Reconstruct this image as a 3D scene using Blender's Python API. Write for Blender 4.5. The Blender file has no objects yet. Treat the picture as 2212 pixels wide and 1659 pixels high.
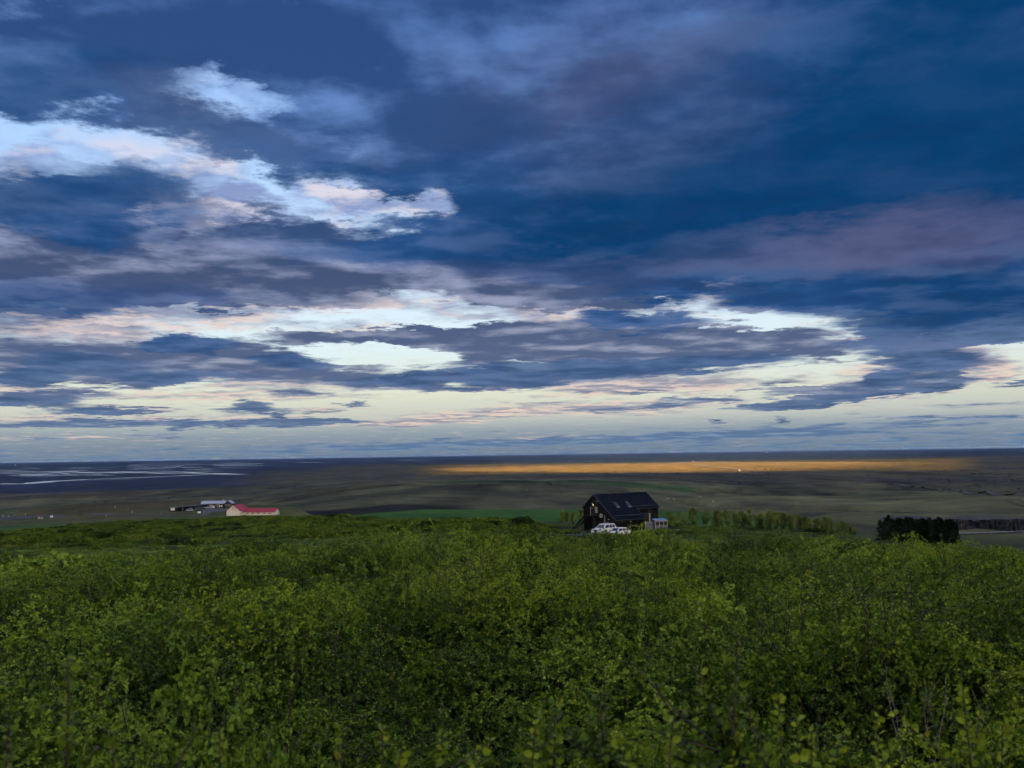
import bpy, bmesh, math, random
import numpy as np
from mathutils import Vector, Matrix

rng = np.random.default_rng(7)
random.seed(7)
scene = bpy.context.scene
col = scene.collection
R = math.radians

# ------------------------------------------------------------------ camera
EYE = 92.0                      # metres above the plain
F, CX, CY = 2168.0, 1106.0, 829.5    # photograph measured on a 2212 x 1659 grid
PITCH, ROLL = R(3.97), R(0.855)
cam_d = bpy.data.cameras.new("camera")
cam = bpy.data.objects.new("camera", cam_d)
col.objects.link(cam)
CAMM = Matrix.Translation((0, 0, EYE)) @ Matrix.Rotation(R(90) + PITCH, 4, 'X') @ Matrix.Rotation(-ROLL, 4, 'Z')
cam.matrix_world = CAMM
cam_d.sensor_width = 36.0
cam_d.lens = 36.0 * F / (2 * CX)
cam_d.clip_start, cam_d.clip_end = 0.1, 200000.0
cam_d.dof.use_dof = True
cam_d.dof.focus_distance = 26.0
cam_d.dof.aperture_fstop = 5.6
scene.camera = cam

def pdir(u, v):
    """direction in the world seen at photo point (u, v)"""
    return (CAMM.to_3x3() @ Vector(((u - CX) / F, -(v - CY) / F, -1.0))).normalized()

def pang(u, v):
    d = pdir(u, v)
    return math.degrees(math.atan2(d.x, d.y)), math.degrees(math.asin(d.z))

# ------------------------------------------------------------------ exposure
EXPO = 2.6
vs = scene.view_settings
vs.view_transform = 'Standard'; vs.look = 'None'; vs.gamma = 1.0
vs.use_curve_mapping = False
vs.exposure = EXPO
scene.render.engine = 'CYCLES'
cy = scene.cycles
cy.max_bounces = 8; cy.diffuse_bounces = 3; cy.glossy_bounces = 2
cy.transmission_bounces = 6; cy.volume_bounces = 0; cy.transparent_max_bounces = 4
cy.use_denoising = True
cy.use_adaptive_sampling = True; cy.adaptive_threshold = 0.02; cy.adaptive_min_samples = 10
cy.caustics_reflective = False; cy.caustics_refractive = False

def lin(c):
    return tuple(((x / 255) / 12.92 if x / 255 <= 0.04045 else ((x / 255 + 0.055) / 1.055) ** 2.4) for x in c)

# ------------------------------------------------------------------ sun
SUN_AZ, SUN_EL = R(162.0), R(7.5)       # clockwise from +Y; behind the camera, to the right
SUNV = Vector((math.sin(SUN_AZ) * math.cos(SUN_EL), math.cos(SUN_AZ) * math.cos(SUN_EL), math.sin(SUN_EL)))
sd = bpy.data.lights.new("sun", 'SUN')
sd.energy = 5.0; sd.angle = R(0.5); sd.color = (1.0, 0.74, 0.42)
sun = bpy.data.objects.new("sun", sd); col.objects.link(sun)
sun.rotation_euler = SUNV.to_track_quat('Z', 'Y').to_euler()
sun.location = (0, 0, 400)

# ------------------------------------------------------------------ node helper
class NT:
    def __init__(s, tree):
        s.t = tree; s.n = tree.nodes; s.l = tree.links
    def put(s, sock, v):
        if isinstance(v, bpy.types.NodeSocket): s.l.new(v, sock)
        elif v is not None: sock.default_value = v
    def m(s, op, a, b=None, c=None, clamp=False):
        n = s.n.new('ShaderNodeMath'); n.operation = op; n.use_clamp = clamp
        s.put(n.inputs[0], a); s.put(n.inputs[1], b); s.put(n.inputs[2], c)
        return n.outputs[0]
    def v(s, op, a, b=None, c=None):
        n = s.n.new('ShaderNodeVectorMath'); n.operation = op
        s.put(n.inputs[0], a); s.put(n.inputs[1], b); s.put(n.inputs[2], c)
        return n.outputs['Value'] if op in ('DOT_PRODUCT', 'LENGTH') else n.outputs[0]
    def sc(s, a, k):
        n = s.n.new('ShaderNodeVectorMath'); n.operation = 'SCALE'
        s.put(n.inputs[0], a); s.put(n.inputs['Scale'], k)
        return n.outputs[0]
    def xyz(s, x, y, z=0.0):
        n = s.n.new('ShaderNodeCombineXYZ')
        s.put(n.inputs[0], x); s.put(n.inputs[1], y); s.put(n.inputs[2], z)
        return n.outputs[0]
    def sep(s, a):
        n = s.n.new('ShaderNodeSeparateXYZ'); s.put(n.inputs[0], a)
        return n.outputs
    def noise(s, vec, scale=1.0, detail=6.0, rough=0.55, dist=0.0, color=False, dim='3D'):
        n = s.n.new('ShaderNodeTexNoise'); n.noise_dimensions = dim; s.put(n.inputs['Vector'], vec)
        n.inputs['Scale'].default_value = scale; n.inputs['Detail'].default_value = detail
        n.inputs['Roughness'].default_value = rough; n.inputs['Distortion'].default_value = dist
        return n.outputs['Color'] if color else n.outputs['Fac']
    def ss(s, x, lo, hi, a=0.0, b=1.0):
        n = s.n.new('ShaderNodeMapRange'); n.interpolation_type = 'SMOOTHSTEP'
        s.put(n.inputs[0], x)
        for i, q in enumerate((lo, hi, a, b)): s.put(n.inputs[i + 1], q)
        return n.outputs[0]
    def mix(s, f, a, b):
        n = s.n.new('ShaderNodeMix'); n.data_type = 'RGBA'
        s.put(n.inputs[0], f)
        for i, q in ((6, a), (7, b)):
            if isinstance(q, tuple) and len(q) == 3: q = (*q, 1.0)
            s.put(n.inputs[i], q)
        return n.outputs[2]
    def ramp(s, f, stops, interp='LINEAR'):
        n = s.n.new('ShaderNodeValToRGB'); s.put(n.inputs[0], f)
        r = n.color_ramp; r.interpolation = interp
        while len(r.elements) > 1: r.elements.remove(r.elements[-1])
        for i, (p, c) in enumerate(stops):
            e = r.elements[0] if i == 0 else r.elements.new(p)
            e.position = p; e.color = (*c[:3], 1.0)
        return n.outputs[0]

# ------------------------------------------------------------------ sky
SKYSTR = 0.1
SK = 1.0 / (2 ** EXPO) / SKYSTR
def skc(r, g, b, k=1.0):
    return tuple(x * SK * k for x in lin((r, g, b)))

# soft cloud masses: (u, v, half width, half height, weight[, tilt]) measured on the photograph, turned into sky angles
PALE = [(300, 490, 200, 45, .4), (1950, 790, 160, 30, .3), (1250, 830, 260, 14, .4), (140, 345, 210, 45, .5), (60, 360, 60, 40, .5), (500, 405, 130, 40, .6, -30), (720, 440, 90, 26, .8), (890, 440, 90, 26, .8),
    (320, 490, 170, 50, .8), (560, 440, 60, 30, .6), (1190, 470, 60, 40, .5),
    (330, 690, 260, 22, .9, 5), (120, 700, 90, 18, .7), (250, 735, 120, 20, .6), (640, 650, 160, 20, .6), (850, 640, 200, 20, .7, 3),
    (1050, 670, 160, 16, .6), (720, 710, 130, 14, .6), (1300, 680, 170, 30, .7), (1560, 630, 60, 18, .8), (1700, 625, 130, 18, .7),
    (1800, 600, 120, 18, .6), (1850, 735, 150, 22, .6), (2080, 770, 90, 24, .7, -20), (2000, 800, 120, 20, .6),
    (1480, 830, 120, 16, .9), (1320, 835, 100, 10, .7), (1260, 850, 90, 8, .5), (1050, 893, 210, 11, 1.0, 4), (1380, 880, 170, 12, .8, 3),
    (860, 915, 160, 5, .6), (600, 830, 130, 12, .8), (450, 855, 260, 8, .7), (20, 830, 60, 12, .8), (700, 885, 60, 5, .7),
    (520, 905, 140, 6, .7), (120, 905, 170, 7, .6), (300, 880, 100, 5, .6), (330, 945, 40, 5, .5), (180, 945, 60, 5, .5), (80, 948, 60, 4, .5),
    (1250, 945, 160, 4, .6), (640, 915, 200, 5, .5), (1980, 845, 130, 10, .6, 8)]
MID = [(320, 510, 200, 50, .15), (640, 500, 220, 45, .4), (600, 320, 160, 60, .4), (240, 400, 130, 40, .4), (1900, 640, 200, 40, .3), (60, 110, 180, 100, .6), (700, 120, 220, 90, .4), (1500, 120, 500, 260, .8), (2050, 200, 420, 330, .9), (1600, 420, 500, 200, .6), (2100, 480, 300, 120, .6), (700, 90, 420, 120, .7), (250, 130, 420, 150, .8), (1050, 120, 300, 200, .7), (1100, 330, 220, 160, .7),
    (650, 290, 140, 60, .6), (850, 330, 160, 80, .8), (500, 510, 120, 40, .2), (250, 620, 420, 60, 1.1), (300, 560, 360, 45, .5), (80, 480, 120, 60, .6),
    (700, 545, 200, 50, .8), (950, 560, 200, 50, .8), (1000, 610, 320, 24, .7), (1300, 600, 300, 40, .8),
    (1250, 640, 150, 20, .4), (800, 725, 230, 17, .9), (1000, 730, 160, 24, .7), (1200, 740, 260, 40, .9), (1480, 755, 240, 42, .9), (1600, 720, 130, 28, .6),
    (1150, 650, 200, 18, .5), (160, 770, 240, 42, .9), (380, 790, 170, 36, .8), (620, 790, 150, 22, .7), (500, 760, 120, 24, .6),
    (1920, 820, 190, 26, .7, 8), (1780, 760, 150, 20, .6), (1950, 640, 250, 50, .8), (1500, 865, 260, 8, .6, 4), (1850, 855, 240, 9, .8, 6),
    (1000, 820, 320, 22, .7), (700, 855, 110, 10, .5), (60, 855, 150, 12, .8), (250, 890, 120, 7, .6), (560, 880, 70, 14, .7),
    (700, 912, 230, 6, .5), (430, 915, 260, 8, .6), (120, 915, 120, 8, .5), (100, 950, 50, 4, .5), (350, 942, 70, 4, .5), (400, 985, 900, 20, .25),
    (1900, 905, 420, 18, .35, 2), (2050, 908, 120, 6, .3), (1200, 952, 500, 9, .55, 1), (2100, 950, 500, 26, .3),
    (500, 222, 140, 46, -1.35), (850, 140, 110, 40, -1.1), (130, 320, 170, 50, -1.2), (330, 320, 90, 40, -.8), (470, 400, 90, 30, -.8),
    (560, 430, 80, 26, -.7), (720, 442, 70, 20, -.8), (880, 442, 70, 20, -.8), (640, 190, 60, 30, -.5), (1140, 385, 40, 25, -.4), (1200, 410, 40, 22, -.4),
    (820, 765, 130, 14, -.8), (700, 690, 280, 14, -.7), (1650, 690, 130, 16, -.9), (1800, 690, 120, 22, -.8), (300, 690, 260, 16, -.7),
    (1150, 790, 50, 10, -.7), (1700, 775, 50, 16, -.6), (1750, 820, 90, 10, -.5), (1560, 632, 50, 14, -.5), (1720, 625, 90, 12, -.5),
    (900, 865, 400, 12, -.6), (1500, 905, 500, 12, -.3), (2180, 800, 60, 40, -.8)]
DARK = [(1650, 280, 650, 330, .5), (500, 222, 130, 44, -.5), (130, 320, 180, 55, -.6), (545, 405, 75, 28, -.7), (725, 440, 75, 22, -.6), (885, 442, 85, 24, -.7), (850, 140, 95, 36, -.5), (1750, 150, 450, 150, .4), (490, 300, 150, 50, .4), (350, 405, 150, 45, .4), (520, 345, 120, 30, .3), (120, 120, 220, 60, .35), (1050, 250, 220, 120, .35), (180, 190, 260, 62, .95), (30, 215, 120, 40, .5), (490, 300, 140, 44, .8, -8), (340, 405, 130, 36, .9, -12), (60, 420, 150, 70, .95), (160, 470, 160, 40, .6),
    (620, 350, 130, 44, .6), (720, 385, 160, 30, .7), (240, 640, 330, 34, .75), (40, 670, 160, 30, .6), (700, 510, 240, 36, .55), (760, 555, 160, 30, .5),
    (1250, 430, 330, 120, .8), (1600, 460, 380, 120, 1.0), (1450, 330, 340, 120, .8), (2150, 330, 300, 160, 1.0), (1900, 200, 420, 160, .85), (2150, 100, 260, 180, .9),
    (1400, 540, 420, 50, .6), (1080, 440, 90, 40, .6), (1030, 520, 180, 30, .4), (1900, 560, 380, 26, .6), (2050, 640, 240, 42, .9), (2150, 690, 160, 40, .9), (1850, 650, 130, 22, .6, -6),
    (1700, 640, 120, 16, .8, -6), (1500, 620, 130, 22, .6), (1920, 716, 44, 14, .9), (2120, 735, 110, 10, .8),
    (1400, 694, 110, 18, 1.1, -4), (1330, 790, 330, 16, .9), (1000, 822, 230, 14, .85), (1150, 808, 260, 14, .5), (420, 742, 78, 17, 1.15), (340, 745, 40, 10, .6),
    (250, 800, 170, 22, .6), (110, 760, 110, 24, .5), (650, 783, 100, 14, .8, -5), (60, 818, 50, 14, .8), (440, 820, 130, 12, .6), (60, 868, 110, 9, .9, -4),
    (1970, 765, 130, 22, 1.0, -10), (1905, 820, 34, 14, 1.0), (1990, 810, 70, 14, .7), (1700, 820, 60, 9, .6), (1860, 858, 210, 7, .9, 6), (2195, 830, 40, 6, .9),
    (550, 878, 42, 11, 1.0), (605, 897, 14, 5, .9), (240, 892, 90, 5, .9), (330, 885, 60, 5, .7), (460, 915, 150, 5, .7), (700, 892, 40, 5, .7), (760, 874, 40, 3, .7),
    (1260, 845, 40, 3, .6), (1380, 848, 60, 4, .7), (1550, 912, 16, 4, .7), (1690, 908, 12, 7, .6), (2040, 908, 40, 6, .7), (1850, 865, 8, 6, .6), (1640, 912, 40, 3, .5),
    (1140, 385, 60, 26, -.5), (1210, 412, 60, 20, -.6), (1190, 470, 70, 24, -.5), (650, 170, 60, 40, -.6), (1560, 630, 50, 12, -.6)]
DEEP = [(1950, 160, 480, 200, .55), (1650, 460, 480, 130, 1.0), (2150, 260, 320, 260, 1.0), (1350, 470, 240, 90, .6), (100, 230, 300, 60, .55), (60, 430, 200, 60, .6), (600, 350, 300, 60, .35),
              (2100, 660, 250, 50, .7), (40, 680, 120, 30, .6), (1800, 330, 400, 120, .5), (1050, 560, 200, 60, .3)]
VIOLET = [(1250, 200, 300, 150, .45), (2060, 510, 260, 55, 1.0), (1750, 540, 260, 40, .7), (250, 610, 320, 50, .7), (650, 200, 260, 120, .4), (1150, 60, 320, 120, .8), (1100, 600, 400, 30, .6), (350, 200, 160, 40, .4)]

world = bpy.data.worlds.new("World"); scene.world = world; world.use_nodes = True
w = NT(world.node_tree); w.n.clear()
tc = w.n.new('ShaderNodeTexCoord').outputs['Generated']
X, Y, Z = w.sep(w.v('NORMALIZE', tc))
AZ = w.m('MULTIPLY', w.m('ARCTAN2', X, Y), 57.29578)
EL = w.m('MULTIPLY', w.m('ARCSINE', Z), 57.29578)
zc = w.m('ADD', w.m('MAXIMUM', Z, 0.0), 0.055)
P = w.xyz(w.m('DIVIDE', X, zc), w.m('DIVIDE', Y, zc), 0.0)      # position on a flat cloud layer
k1 = w.ss(EL, 0.0, 22.0, 0.12, 1.0)
W1 = w.v('SUBTRACT', w.noise(P, 1.1, 2.0, 0.5, color=True, dim='2D'), (0.5, 0.5, 0.5))
W2 = w.v('SUBTRACT', w.noise(P, 4.2, 6.0, 0.64, color=True, dim='2D'), (0.5, 0.5, 0.5))
amp = w.v('ADD', w.v('MULTIPLY', W1, (5.5, 3.0, 0.0)), w.v('MULTIPLY', W2, (6.0, 4.4, 0.0)))
Q = w.v('ADD', w.xyz(AZ, EL, 0.0), w.sc(amp, k1))
N1 = w.noise(P, 1.5, 8.0, 0.54, dim='2D')
N1b = w.noise(w.v('ADD', P, (-0.05, 0.20, 0.0)), 1.5, 6.0, 0.54, dim='2D')
N2 = w.noise(w.v('ADD', P, (7.3, 2.1, 4.0)), 3.4, 7.0, 0.6, dim='2D')
side = w.m('MAXIMUM', w.ss(w.m('ABSOLUTE', AZ), 28.0, 40.0), w.ss(EL, 26.0, 34.0))   # beyond the part in view
nis = w.n.new('ShaderNodeTexSky'); nis.sky_type = 'NISHITA'; nis.sun_disc = False
nis.sun_elevation = SUN_EL; nis.sun_rotation = SUN_AZ
nis.altitude = 100; nis.dust_density = 1.0

# ---- one cloud composer, used by every patch of the sky
gt = bpy.data.node_groups.new('cloud_composer', 'ShaderNodeTree')
NAMES = ['EL', 'N1', 'N1b', 'N2', 'side', 'pale', 'mid', 'dark', 'deep', 'violet']
for nm in NAMES: gt.interface.new_socket(nm, in_out='INPUT', socket_type='NodeSocketFloat')
gt.interface.new_socket('sky', in_out='INPUT', socket_type='NodeSocketColor')
gt.interface.new_socket('colour', in_out='OUTPUT', socket_type='NodeSocketColor')
def compose():
    g = NT(gt)
    gi = g.n.new('NodeGroupInput'); go = g.n.new('NodeGroupOutput')
    EL, N1, N1b, N2, side, pale, mid, dark, deep, violet = [gi.outputs[k] for k in NAMES]
    LIT = g.m('SUBTRACT', N1, N1b)
    soft = g.ss(EL, 3.0, 16.0)                       # cloud edges overhead are near and blurred
    clear = g.ramp(g.m('DIVIDE', EL, 60.0, clamp=True), [
        (0.000, skc(80, 112, 144)), (0.012, skc(90, 120, 152)), (0.022, skc(110, 136, 162)), (0.036, skc(172, 180, 182)),
        (0.058, skc(204, 207, 194)), (0.10, skc(208, 224, 232)), (0.17, skc(202, 223, 244)), (0.27, skc(168, 202, 246)),
        (0.40, skc(136, 176, 240)), (1.0, skc(90, 138, 215))])
    clear = g.v('ADD', g.sc(gi.outputs['sky'], 0.05), g.sc(clear, 1.0))
    billow = g.m('ADD', g.m('MULTIPLY', g.m('SUBTRACT', N1b, 0.5), 1.6), g.m('MULTIPLY', LIT, -2.4))   # >0 on shaded undersides
    billow = g.m('ADD', billow, g.m('MULTIPLY', g.m('SUBTRACT', N2, 0.5), 0.85))
    # pale, sun-touched cloud
    pa = g.ss(g.m('ADD', g.m('MULTIPLY_ADD', side, 0.75, pale), g.m('MULTIPLY', g.m('SUBTRACT', N2, 0.5), 1.7)), -0.04, 1.0)
    pa = g.m('MULTIPLY', pa, 0.94)
    warm = g.ss(EL, 2.0, 19.0, 0.0, 1.0)
    pcol = g.mix(warm, skc(228, 206, 194), skc(222, 220, 236))
    pshade = g.mix(warm, skc(150, 150, 168), skc(130, 152, 205))
    pcol = g.mix(g.ss(g.m('ADD', g.m('MULTIPLY', LIT, 2.2), N2), 0.30, 0.70), pshade, pcol)
    sky1 = g.mix(pa, clear, pcol)
    # grey middle cloud
    mT = g.m('ADD', mid, g.m('MULTIPLY', g.m('SUBTRACT', N1, 0.5), g.m('MULTIPLY_ADD', soft, -0.45, 1.5)))
    mT = g.m('ADD', mT, g.m('MULTIPLY', g.m('SUBTRACT', N2, 0.5), 0.35))
    ma = g.ss(mT, g.m('MULTIPLY_ADD', soft, -0.26, 0.16), g.m('MULTIPLY_ADD', soft, 0.45, 0.56))
    e26 = g.m('DIVIDE', EL, 26.0, clamp=True)
    mc_hi = g.ramp(e26, [(0.0, skc(122, 148, 176)), (0.15, skc(156, 162, 180)), (0.4, skc(150, 158, 190)), (0.7, skc(108, 146, 208)), (1.0, skc(84, 120, 184))])
    mc_lo = g.ramp(e26, [(0.0, skc(92, 122, 158)), (0.15, skc(92, 108, 142)), (0.4, skc(66, 84, 120)), (0.7, skc(48, 80, 130)), (1.0, skc(46, 78, 132))])
    shade = g.ss(g.m('ADD', billow, g.m('MULTIPLY', ma, 0.30)), -0.55, 0.55)
    shade = g.m('MULTIPLY', shade, g.m('MULTIPLY_ADD', ma, 0.5, 0.5))
    sky2 = g.mix(ma, sky1, g.mix(shade, mc_hi, mc_lo))
    # heavy dark blue cloud
    dT = g.m('ADD', dark, g.m('MULTIPLY', g.m('SUBTRACT', N1, 0.5), 1.1))
    dT = g.m('MULTIPLY_ADD', deep, 0.42, dT)
    da = g.m('MULTIPLY', g.ss(dT, g.m('MULTIPLY_ADD', soft, -0.14, 0.28), g.m('MULTIPLY_ADD', soft, 0.55, 0.75)), 0.94)
    dcol = g.mix(g.ss(EL, 1.5, 9.0), skc(84, 108, 142), skc(38, 82, 138))
    dcol = g.mix(g.m('MULTIPLY', g.m('ADD', deep, g.m('MULTIPLY', g.m('SUBTRACT', N2, 0.5), 0.6)), 0.9, clamp=True), dcol, skc(2, 62, 112))
    dcol = g.mix(g.m('MULTIPLY', g.m('ADD', violet, g.m('MULTIPLY', g.m('SUBTRACT', N2, 0.5), 0.5)), 0.8, clamp=True), dcol, skc(78, 86, 126))
    dl = g.ss(billow, 0.25, -0.42)
    dl = g.m('MULTIPLY', dl, g.m('MULTIPLY_ADD', deep, -0.6, 1.0, clamp=True))
    dcol = g.mix(g.m('MULTIPLY', dl, 0.24), dcol, skc(116, 140, 188))
    dcol = g.mix(g.m('MULTIPLY', g.ss(billow, 0.0, 0.7), 0.32), dcol, skc(10, 48, 88))
    sky3 = g.mix(da, sky2, dcol)
    g.l.new(sky3, go.inputs['colour'])
compose()

def blobs(g, Q, lst, az0, az1, el0, el1):
    acc = 0.0
    for b in lst:
        u, v, ru, rv, wt = b[:5]
        tilt = R(b[5]) if len(b) > 5 else 0.0
        a, e = pang(u, v)
        sa, se = math.degrees(ru / F), math.degrees(rv / F)
        kk = 0.2 + 0.8 * min(1, max(0, max(e, el1) / 22))
        ext_a = 1.6 * max(sa, se * abs(math.sin(tilt))) + 3.9 * kk
        ext_e = 1.6 * max(se, sa * abs(math.sin(tilt))) + 2.5 * kk
        if a + ext_a < az0 or a - ext_a > az1 or e + ext_e < el0 or e - ext_e > el1: continue
        if tilt:
            d = g.v('SUBTRACT', Q, (a, e, 0.0))
            ct, st = math.cos(tilt), math.sin(tilt)
            d = g.xyz(g.v('DOT_PRODUCT', d, (ct / sa, st / sa, 0)), g.v('DOT_PRODUCT', d, (-st / se, ct / se, 0)))
        else:
            d = g.v('MULTIPLY_ADD', Q, (1 / sa, 1 / se, 0.0), (-a / sa, -e / se, 0.0))
        q = g.v('DOT_PRODUCT', d, d)
        acc = g.m('MULTIPLY_ADD', g.m('MULTIPLY_ADD', q, -0.4, 1.0, clamp=True), wt, acc)
    return acc

def patch(window, fixed=None):
    """a background shader for one window of the sky; only the cloud masses that reach it are evaluated"""
    tt = bpy.data.node_groups.new('sky_patch', 'ShaderNodeTree')
    for nm in NAMES[:5]: tt.interface.new_socket(nm, in_out='INPUT', socket_type='NodeSocketFloat')
    tt.interface.new_socket('Q', in_out='INPUT', socket_type='NodeSocketVector')
    tt.interface.new_socket('sky', in_out='INPUT', socket_type='NodeSocketColor')
    tt.interface.new_socket('shader', in_out='OUTPUT', socket_type='NodeSocketShader')
    g = NT(tt)
    gi = g.n.new('NodeGroupInput'); go = g.n.new('NodeGroupOutput')
    vals = fixed or [blobs(g, gi.outputs['Q'], L_, *window) for L_ in (PALE, MID, DARK, DEEP, VIOLET)]
    n = g.n.new('ShaderNodeGroup'); n.node_tree = gt
    for nm in NAMES[:5] + ['sky']: g.l.new(gi.outputs[nm], n.inputs[nm])
    for nm, q in zip(NAMES[5:], vals): g.put(n.inputs[nm], q)
    bg = g.n.new('ShaderNodeBackground'); g.l.new(n.outputs[0], bg.inputs[0]); bg.inputs[1].default_value = SKYSTR
    g.l.new(bg.outputs[0], go.inputs[0])
    n = w.n.new('ShaderNodeGroup'); n.node_tree = tt
    for nm, s_ in zip(NAMES[:5], [EL, N1, N1b, N2, side]): w.put(n.inputs[nm], s_)
    w.put(n.inputs['Q'], Q); w.put(n.inputs['sky'], nis.outputs[0])
    return n.outputs[0]

def choose(x, edges, shaders):
    out = shaders[0]
    for e_, s_ in zip(edges, shaders[1:]):
        mx = w.n.new('ShaderNodeMixShader')
        w.put(mx.inputs[0], w.m('GREATER_THAN', x, e_)); w.l.new(out, mx.inputs[1]); w.l.new(s_, mx.inputs[2])
        out = mx.outputs[0]
    return out

AE = [-42.0, -14.0, 0.0, 14.0, 42.0]; EE = [-0.6, 3.2, 6.5, 11.5, 36.0]
rows = []
for e0, e1 in zip(EE, EE[1:]):
    tiles = [patch((a0, a1, e0, e1)) for a0, a1 in zip(AE, AE[1:])]
    rows.append(choose(AZ, AE[1:-1], tiles))
inner = choose(EL, EE[1:-1], rows)
outer = patch(None, [0.0, 0.0, 0.0, 0.3, 0.3])
ground_bg = w.n.new('ShaderNodeBackground'); ground_bg.inputs[0].default_value = (*skc(44, 48, 48), 1); ground_bg.inputs[1].default_value = SKYSTR
inframe = w.m('MULTIPLY', w.m('LESS_THAN', w.m('ABSOLUTE', AZ), 42.0), w.m('LESS_THAN', EL, 36.0))
mx = w.n.new('ShaderNodeMixShader'); w.put(mx.inputs[0], inframe); w.l.new(outer, mx.inputs[1]); w.l.new(inner, mx.inputs[2])
mx2 = w.n.new('ShaderNodeMixShader'); w.put(mx2.inputs[0], w.m('GREATER_THAN', EL, -0.6)); w.l.new(ground_bg.outputs[0], mx2.inputs[1]); w.l.new(mx.outputs[0], mx2.inputs[2])
wo = w.n.new('ShaderNodeOutputWorld'); w.l.new(mx2.outputs[0], wo.inputs[0])
world.cycles.sampling_method = 'MANUAL'; world.cycles.sample_map_resolution = 256


# ------------------------------------------------------------------ helpers
def tag(o, label=None, cat=None, group=None, kind=None):
    if label: o['label'] = label
    if cat: o['category'] = cat
    if group: o['group'] = group
    if kind: o['kind'] = kind
    return o

def empty(name, loc=(0, 0, 0), rz=0.0, label=None, cat=None, group=None):
    o = bpy.data.objects.new(name, None); col.objects.link(o)
    o.empty_display_size = 0.3
    o.location = loc; o.rotation_euler = (0, 0, rz)
    return tag(o, label, cat, group)

def mesh_obj(name, verts, faces, mat, parent=None, smooth=False):
    me = bpy.data.meshes.new(name)
    me.from_pydata([tuple(v) for v in verts], [], [tuple(f) for f in faces])
    if mat: me.materials.append(mat)
    if smooth: me.polygons.foreach_set('use_smooth', [True] * len(me.polygons))
    me.update()
    o = bpy.data.objects.new(name, me); col.objects.link(o)
    if parent: o.parent = parent
    return o

def np_mesh(name, V, Fq, mat=None, smooth=False, attrs=None):
    """fast mesh from numpy arrays; Fq is (n,3) or (n,4); attrs {name: float per point}"""
    me = bpy.data.meshes.new(name)
    V = np.asarray(V, np.float32); Fq = np.asarray(Fq, np.int32)
    n, k = Fq.shape
    me.vertices.add(len(V)); me.vertices.foreach_set('co', V.ravel())
    me.loops.add(n * k); me.loops.foreach_set('vertex_index', Fq.ravel())
    me.polygons.add(n); me.polygons.foreach_set('loop_start', np.arange(0, n * k, k, dtype=np.int32))
    me.polygons.foreach_set('use_smooth', np.full(n, smooth))
    if mat: me.materials.append(mat)
    for nm, arr in (attrs or {}).items():
        arr = np.asarray(arr, np.float32)
        if arr.ndim == 1:
            at = me.attributes.new(nm, 'FLOAT', 'POINT'); at.data.foreach_set('value', arr)
        else:
            at = me.attributes.new(nm, 'FLOAT_COLOR', 'POINT'); at.data.foreach_set('color', arr.ravel())
    me.update(calc_edges=True); me.validate()
    return me

def link_mesh(name, me, parent=None):
    o = bpy.data.objects.new(name, me); col.objects.link(o)
    if parent: o.parent = parent
    return o

def vnoise(x, y, seed=0):
    """smooth value noise in 0..1, numpy arrays"""
    x = np.asarray(x, float); y = np.asarray(y, float)
    xi = np.floor(x).astype(np.int64); yi = np.floor(y).astype(np.int64)
    fx = x - xi; fy = y - yi
    fx = fx * fx * (3 - 2 * fx); fy = fy * fy * (3 - 2 * fy)
    def h(a, b):
        n = (a * 374761393 + b * 668265263 + seed * 974634777) & 0xffffffff
        n = ((n ^ (n >> 13)) * 1274126177) & 0xffffffff
        return ((n ^ (n >> 16)) & 0xffff) / 65535.0
    return (h(xi, yi) * (1 - fx) + h(xi + 1, yi) * fx) * (1 - fy) + (h(xi, yi + 1) * (1 - fx) + h(xi + 1, yi + 1) * fx) * fy

def fbm(x, y, seed=0, oct=4, rough=0.5):
    s = 0; a = 1; t = 0
    for i in range(oct):
        s = s + a * vnoise(x * 2 ** i + 17.3 * i, y * 2 ** i - 9.1 * i, seed + i); t += a; a *= rough
    return s / t

def sstep(x, a, b):
    t = np.clip((np.asarray(x, float) - a) / (b - a), 0, 1)
    return t * t * (3 - 2 * t)

def mat_new(name):
    m = bpy.data.materials.new(name); m.use_nodes = True
    t = NT(m.node_tree)
    b = t.n.get('Principled BSDF')
    return m, t, b

def mat_simple(name, c, rough=0.7, var=0.12, scale=3.0, metal=0.0, spec=0.4, bump=0.0, bscale=20.0, stretch=None):
    """principled paint with uneven tone"""
    m, t, b = mat_new(name)
    tcn = t.n.new('ShaderNodeTexCoord').outputs['Object']
    vec = t.v('MULTIPLY', tcn, stretch) if stretch else tcn
    n = t.noise(vec, scale, 5.0, 0.6)
    f = t.m('MULTIPLY_ADD', t.m('SUBTRACT', n, 0.5), 2 * var, 1.0)
    cc = t.sc((*c,), f)
    t.put(b.inputs['Base Color'], cc)
    b.inputs['Roughness'].default_value = rough; b.inputs['Metallic'].default_value = metal
    b.inputs['Specular IOR Level'].default_value = spec
    if bump:
        bn = t.n.new('ShaderNodeBump'); bn.inputs['Strength'].default_value = bump; bn.inputs['Distance'].default_value = 0.02
        t.put(bn.inputs['Height'], t.noise(vec, bscale, 4.0)); t.l.new(bn.outputs[0], b.inputs['Normal'])
    return m

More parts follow.
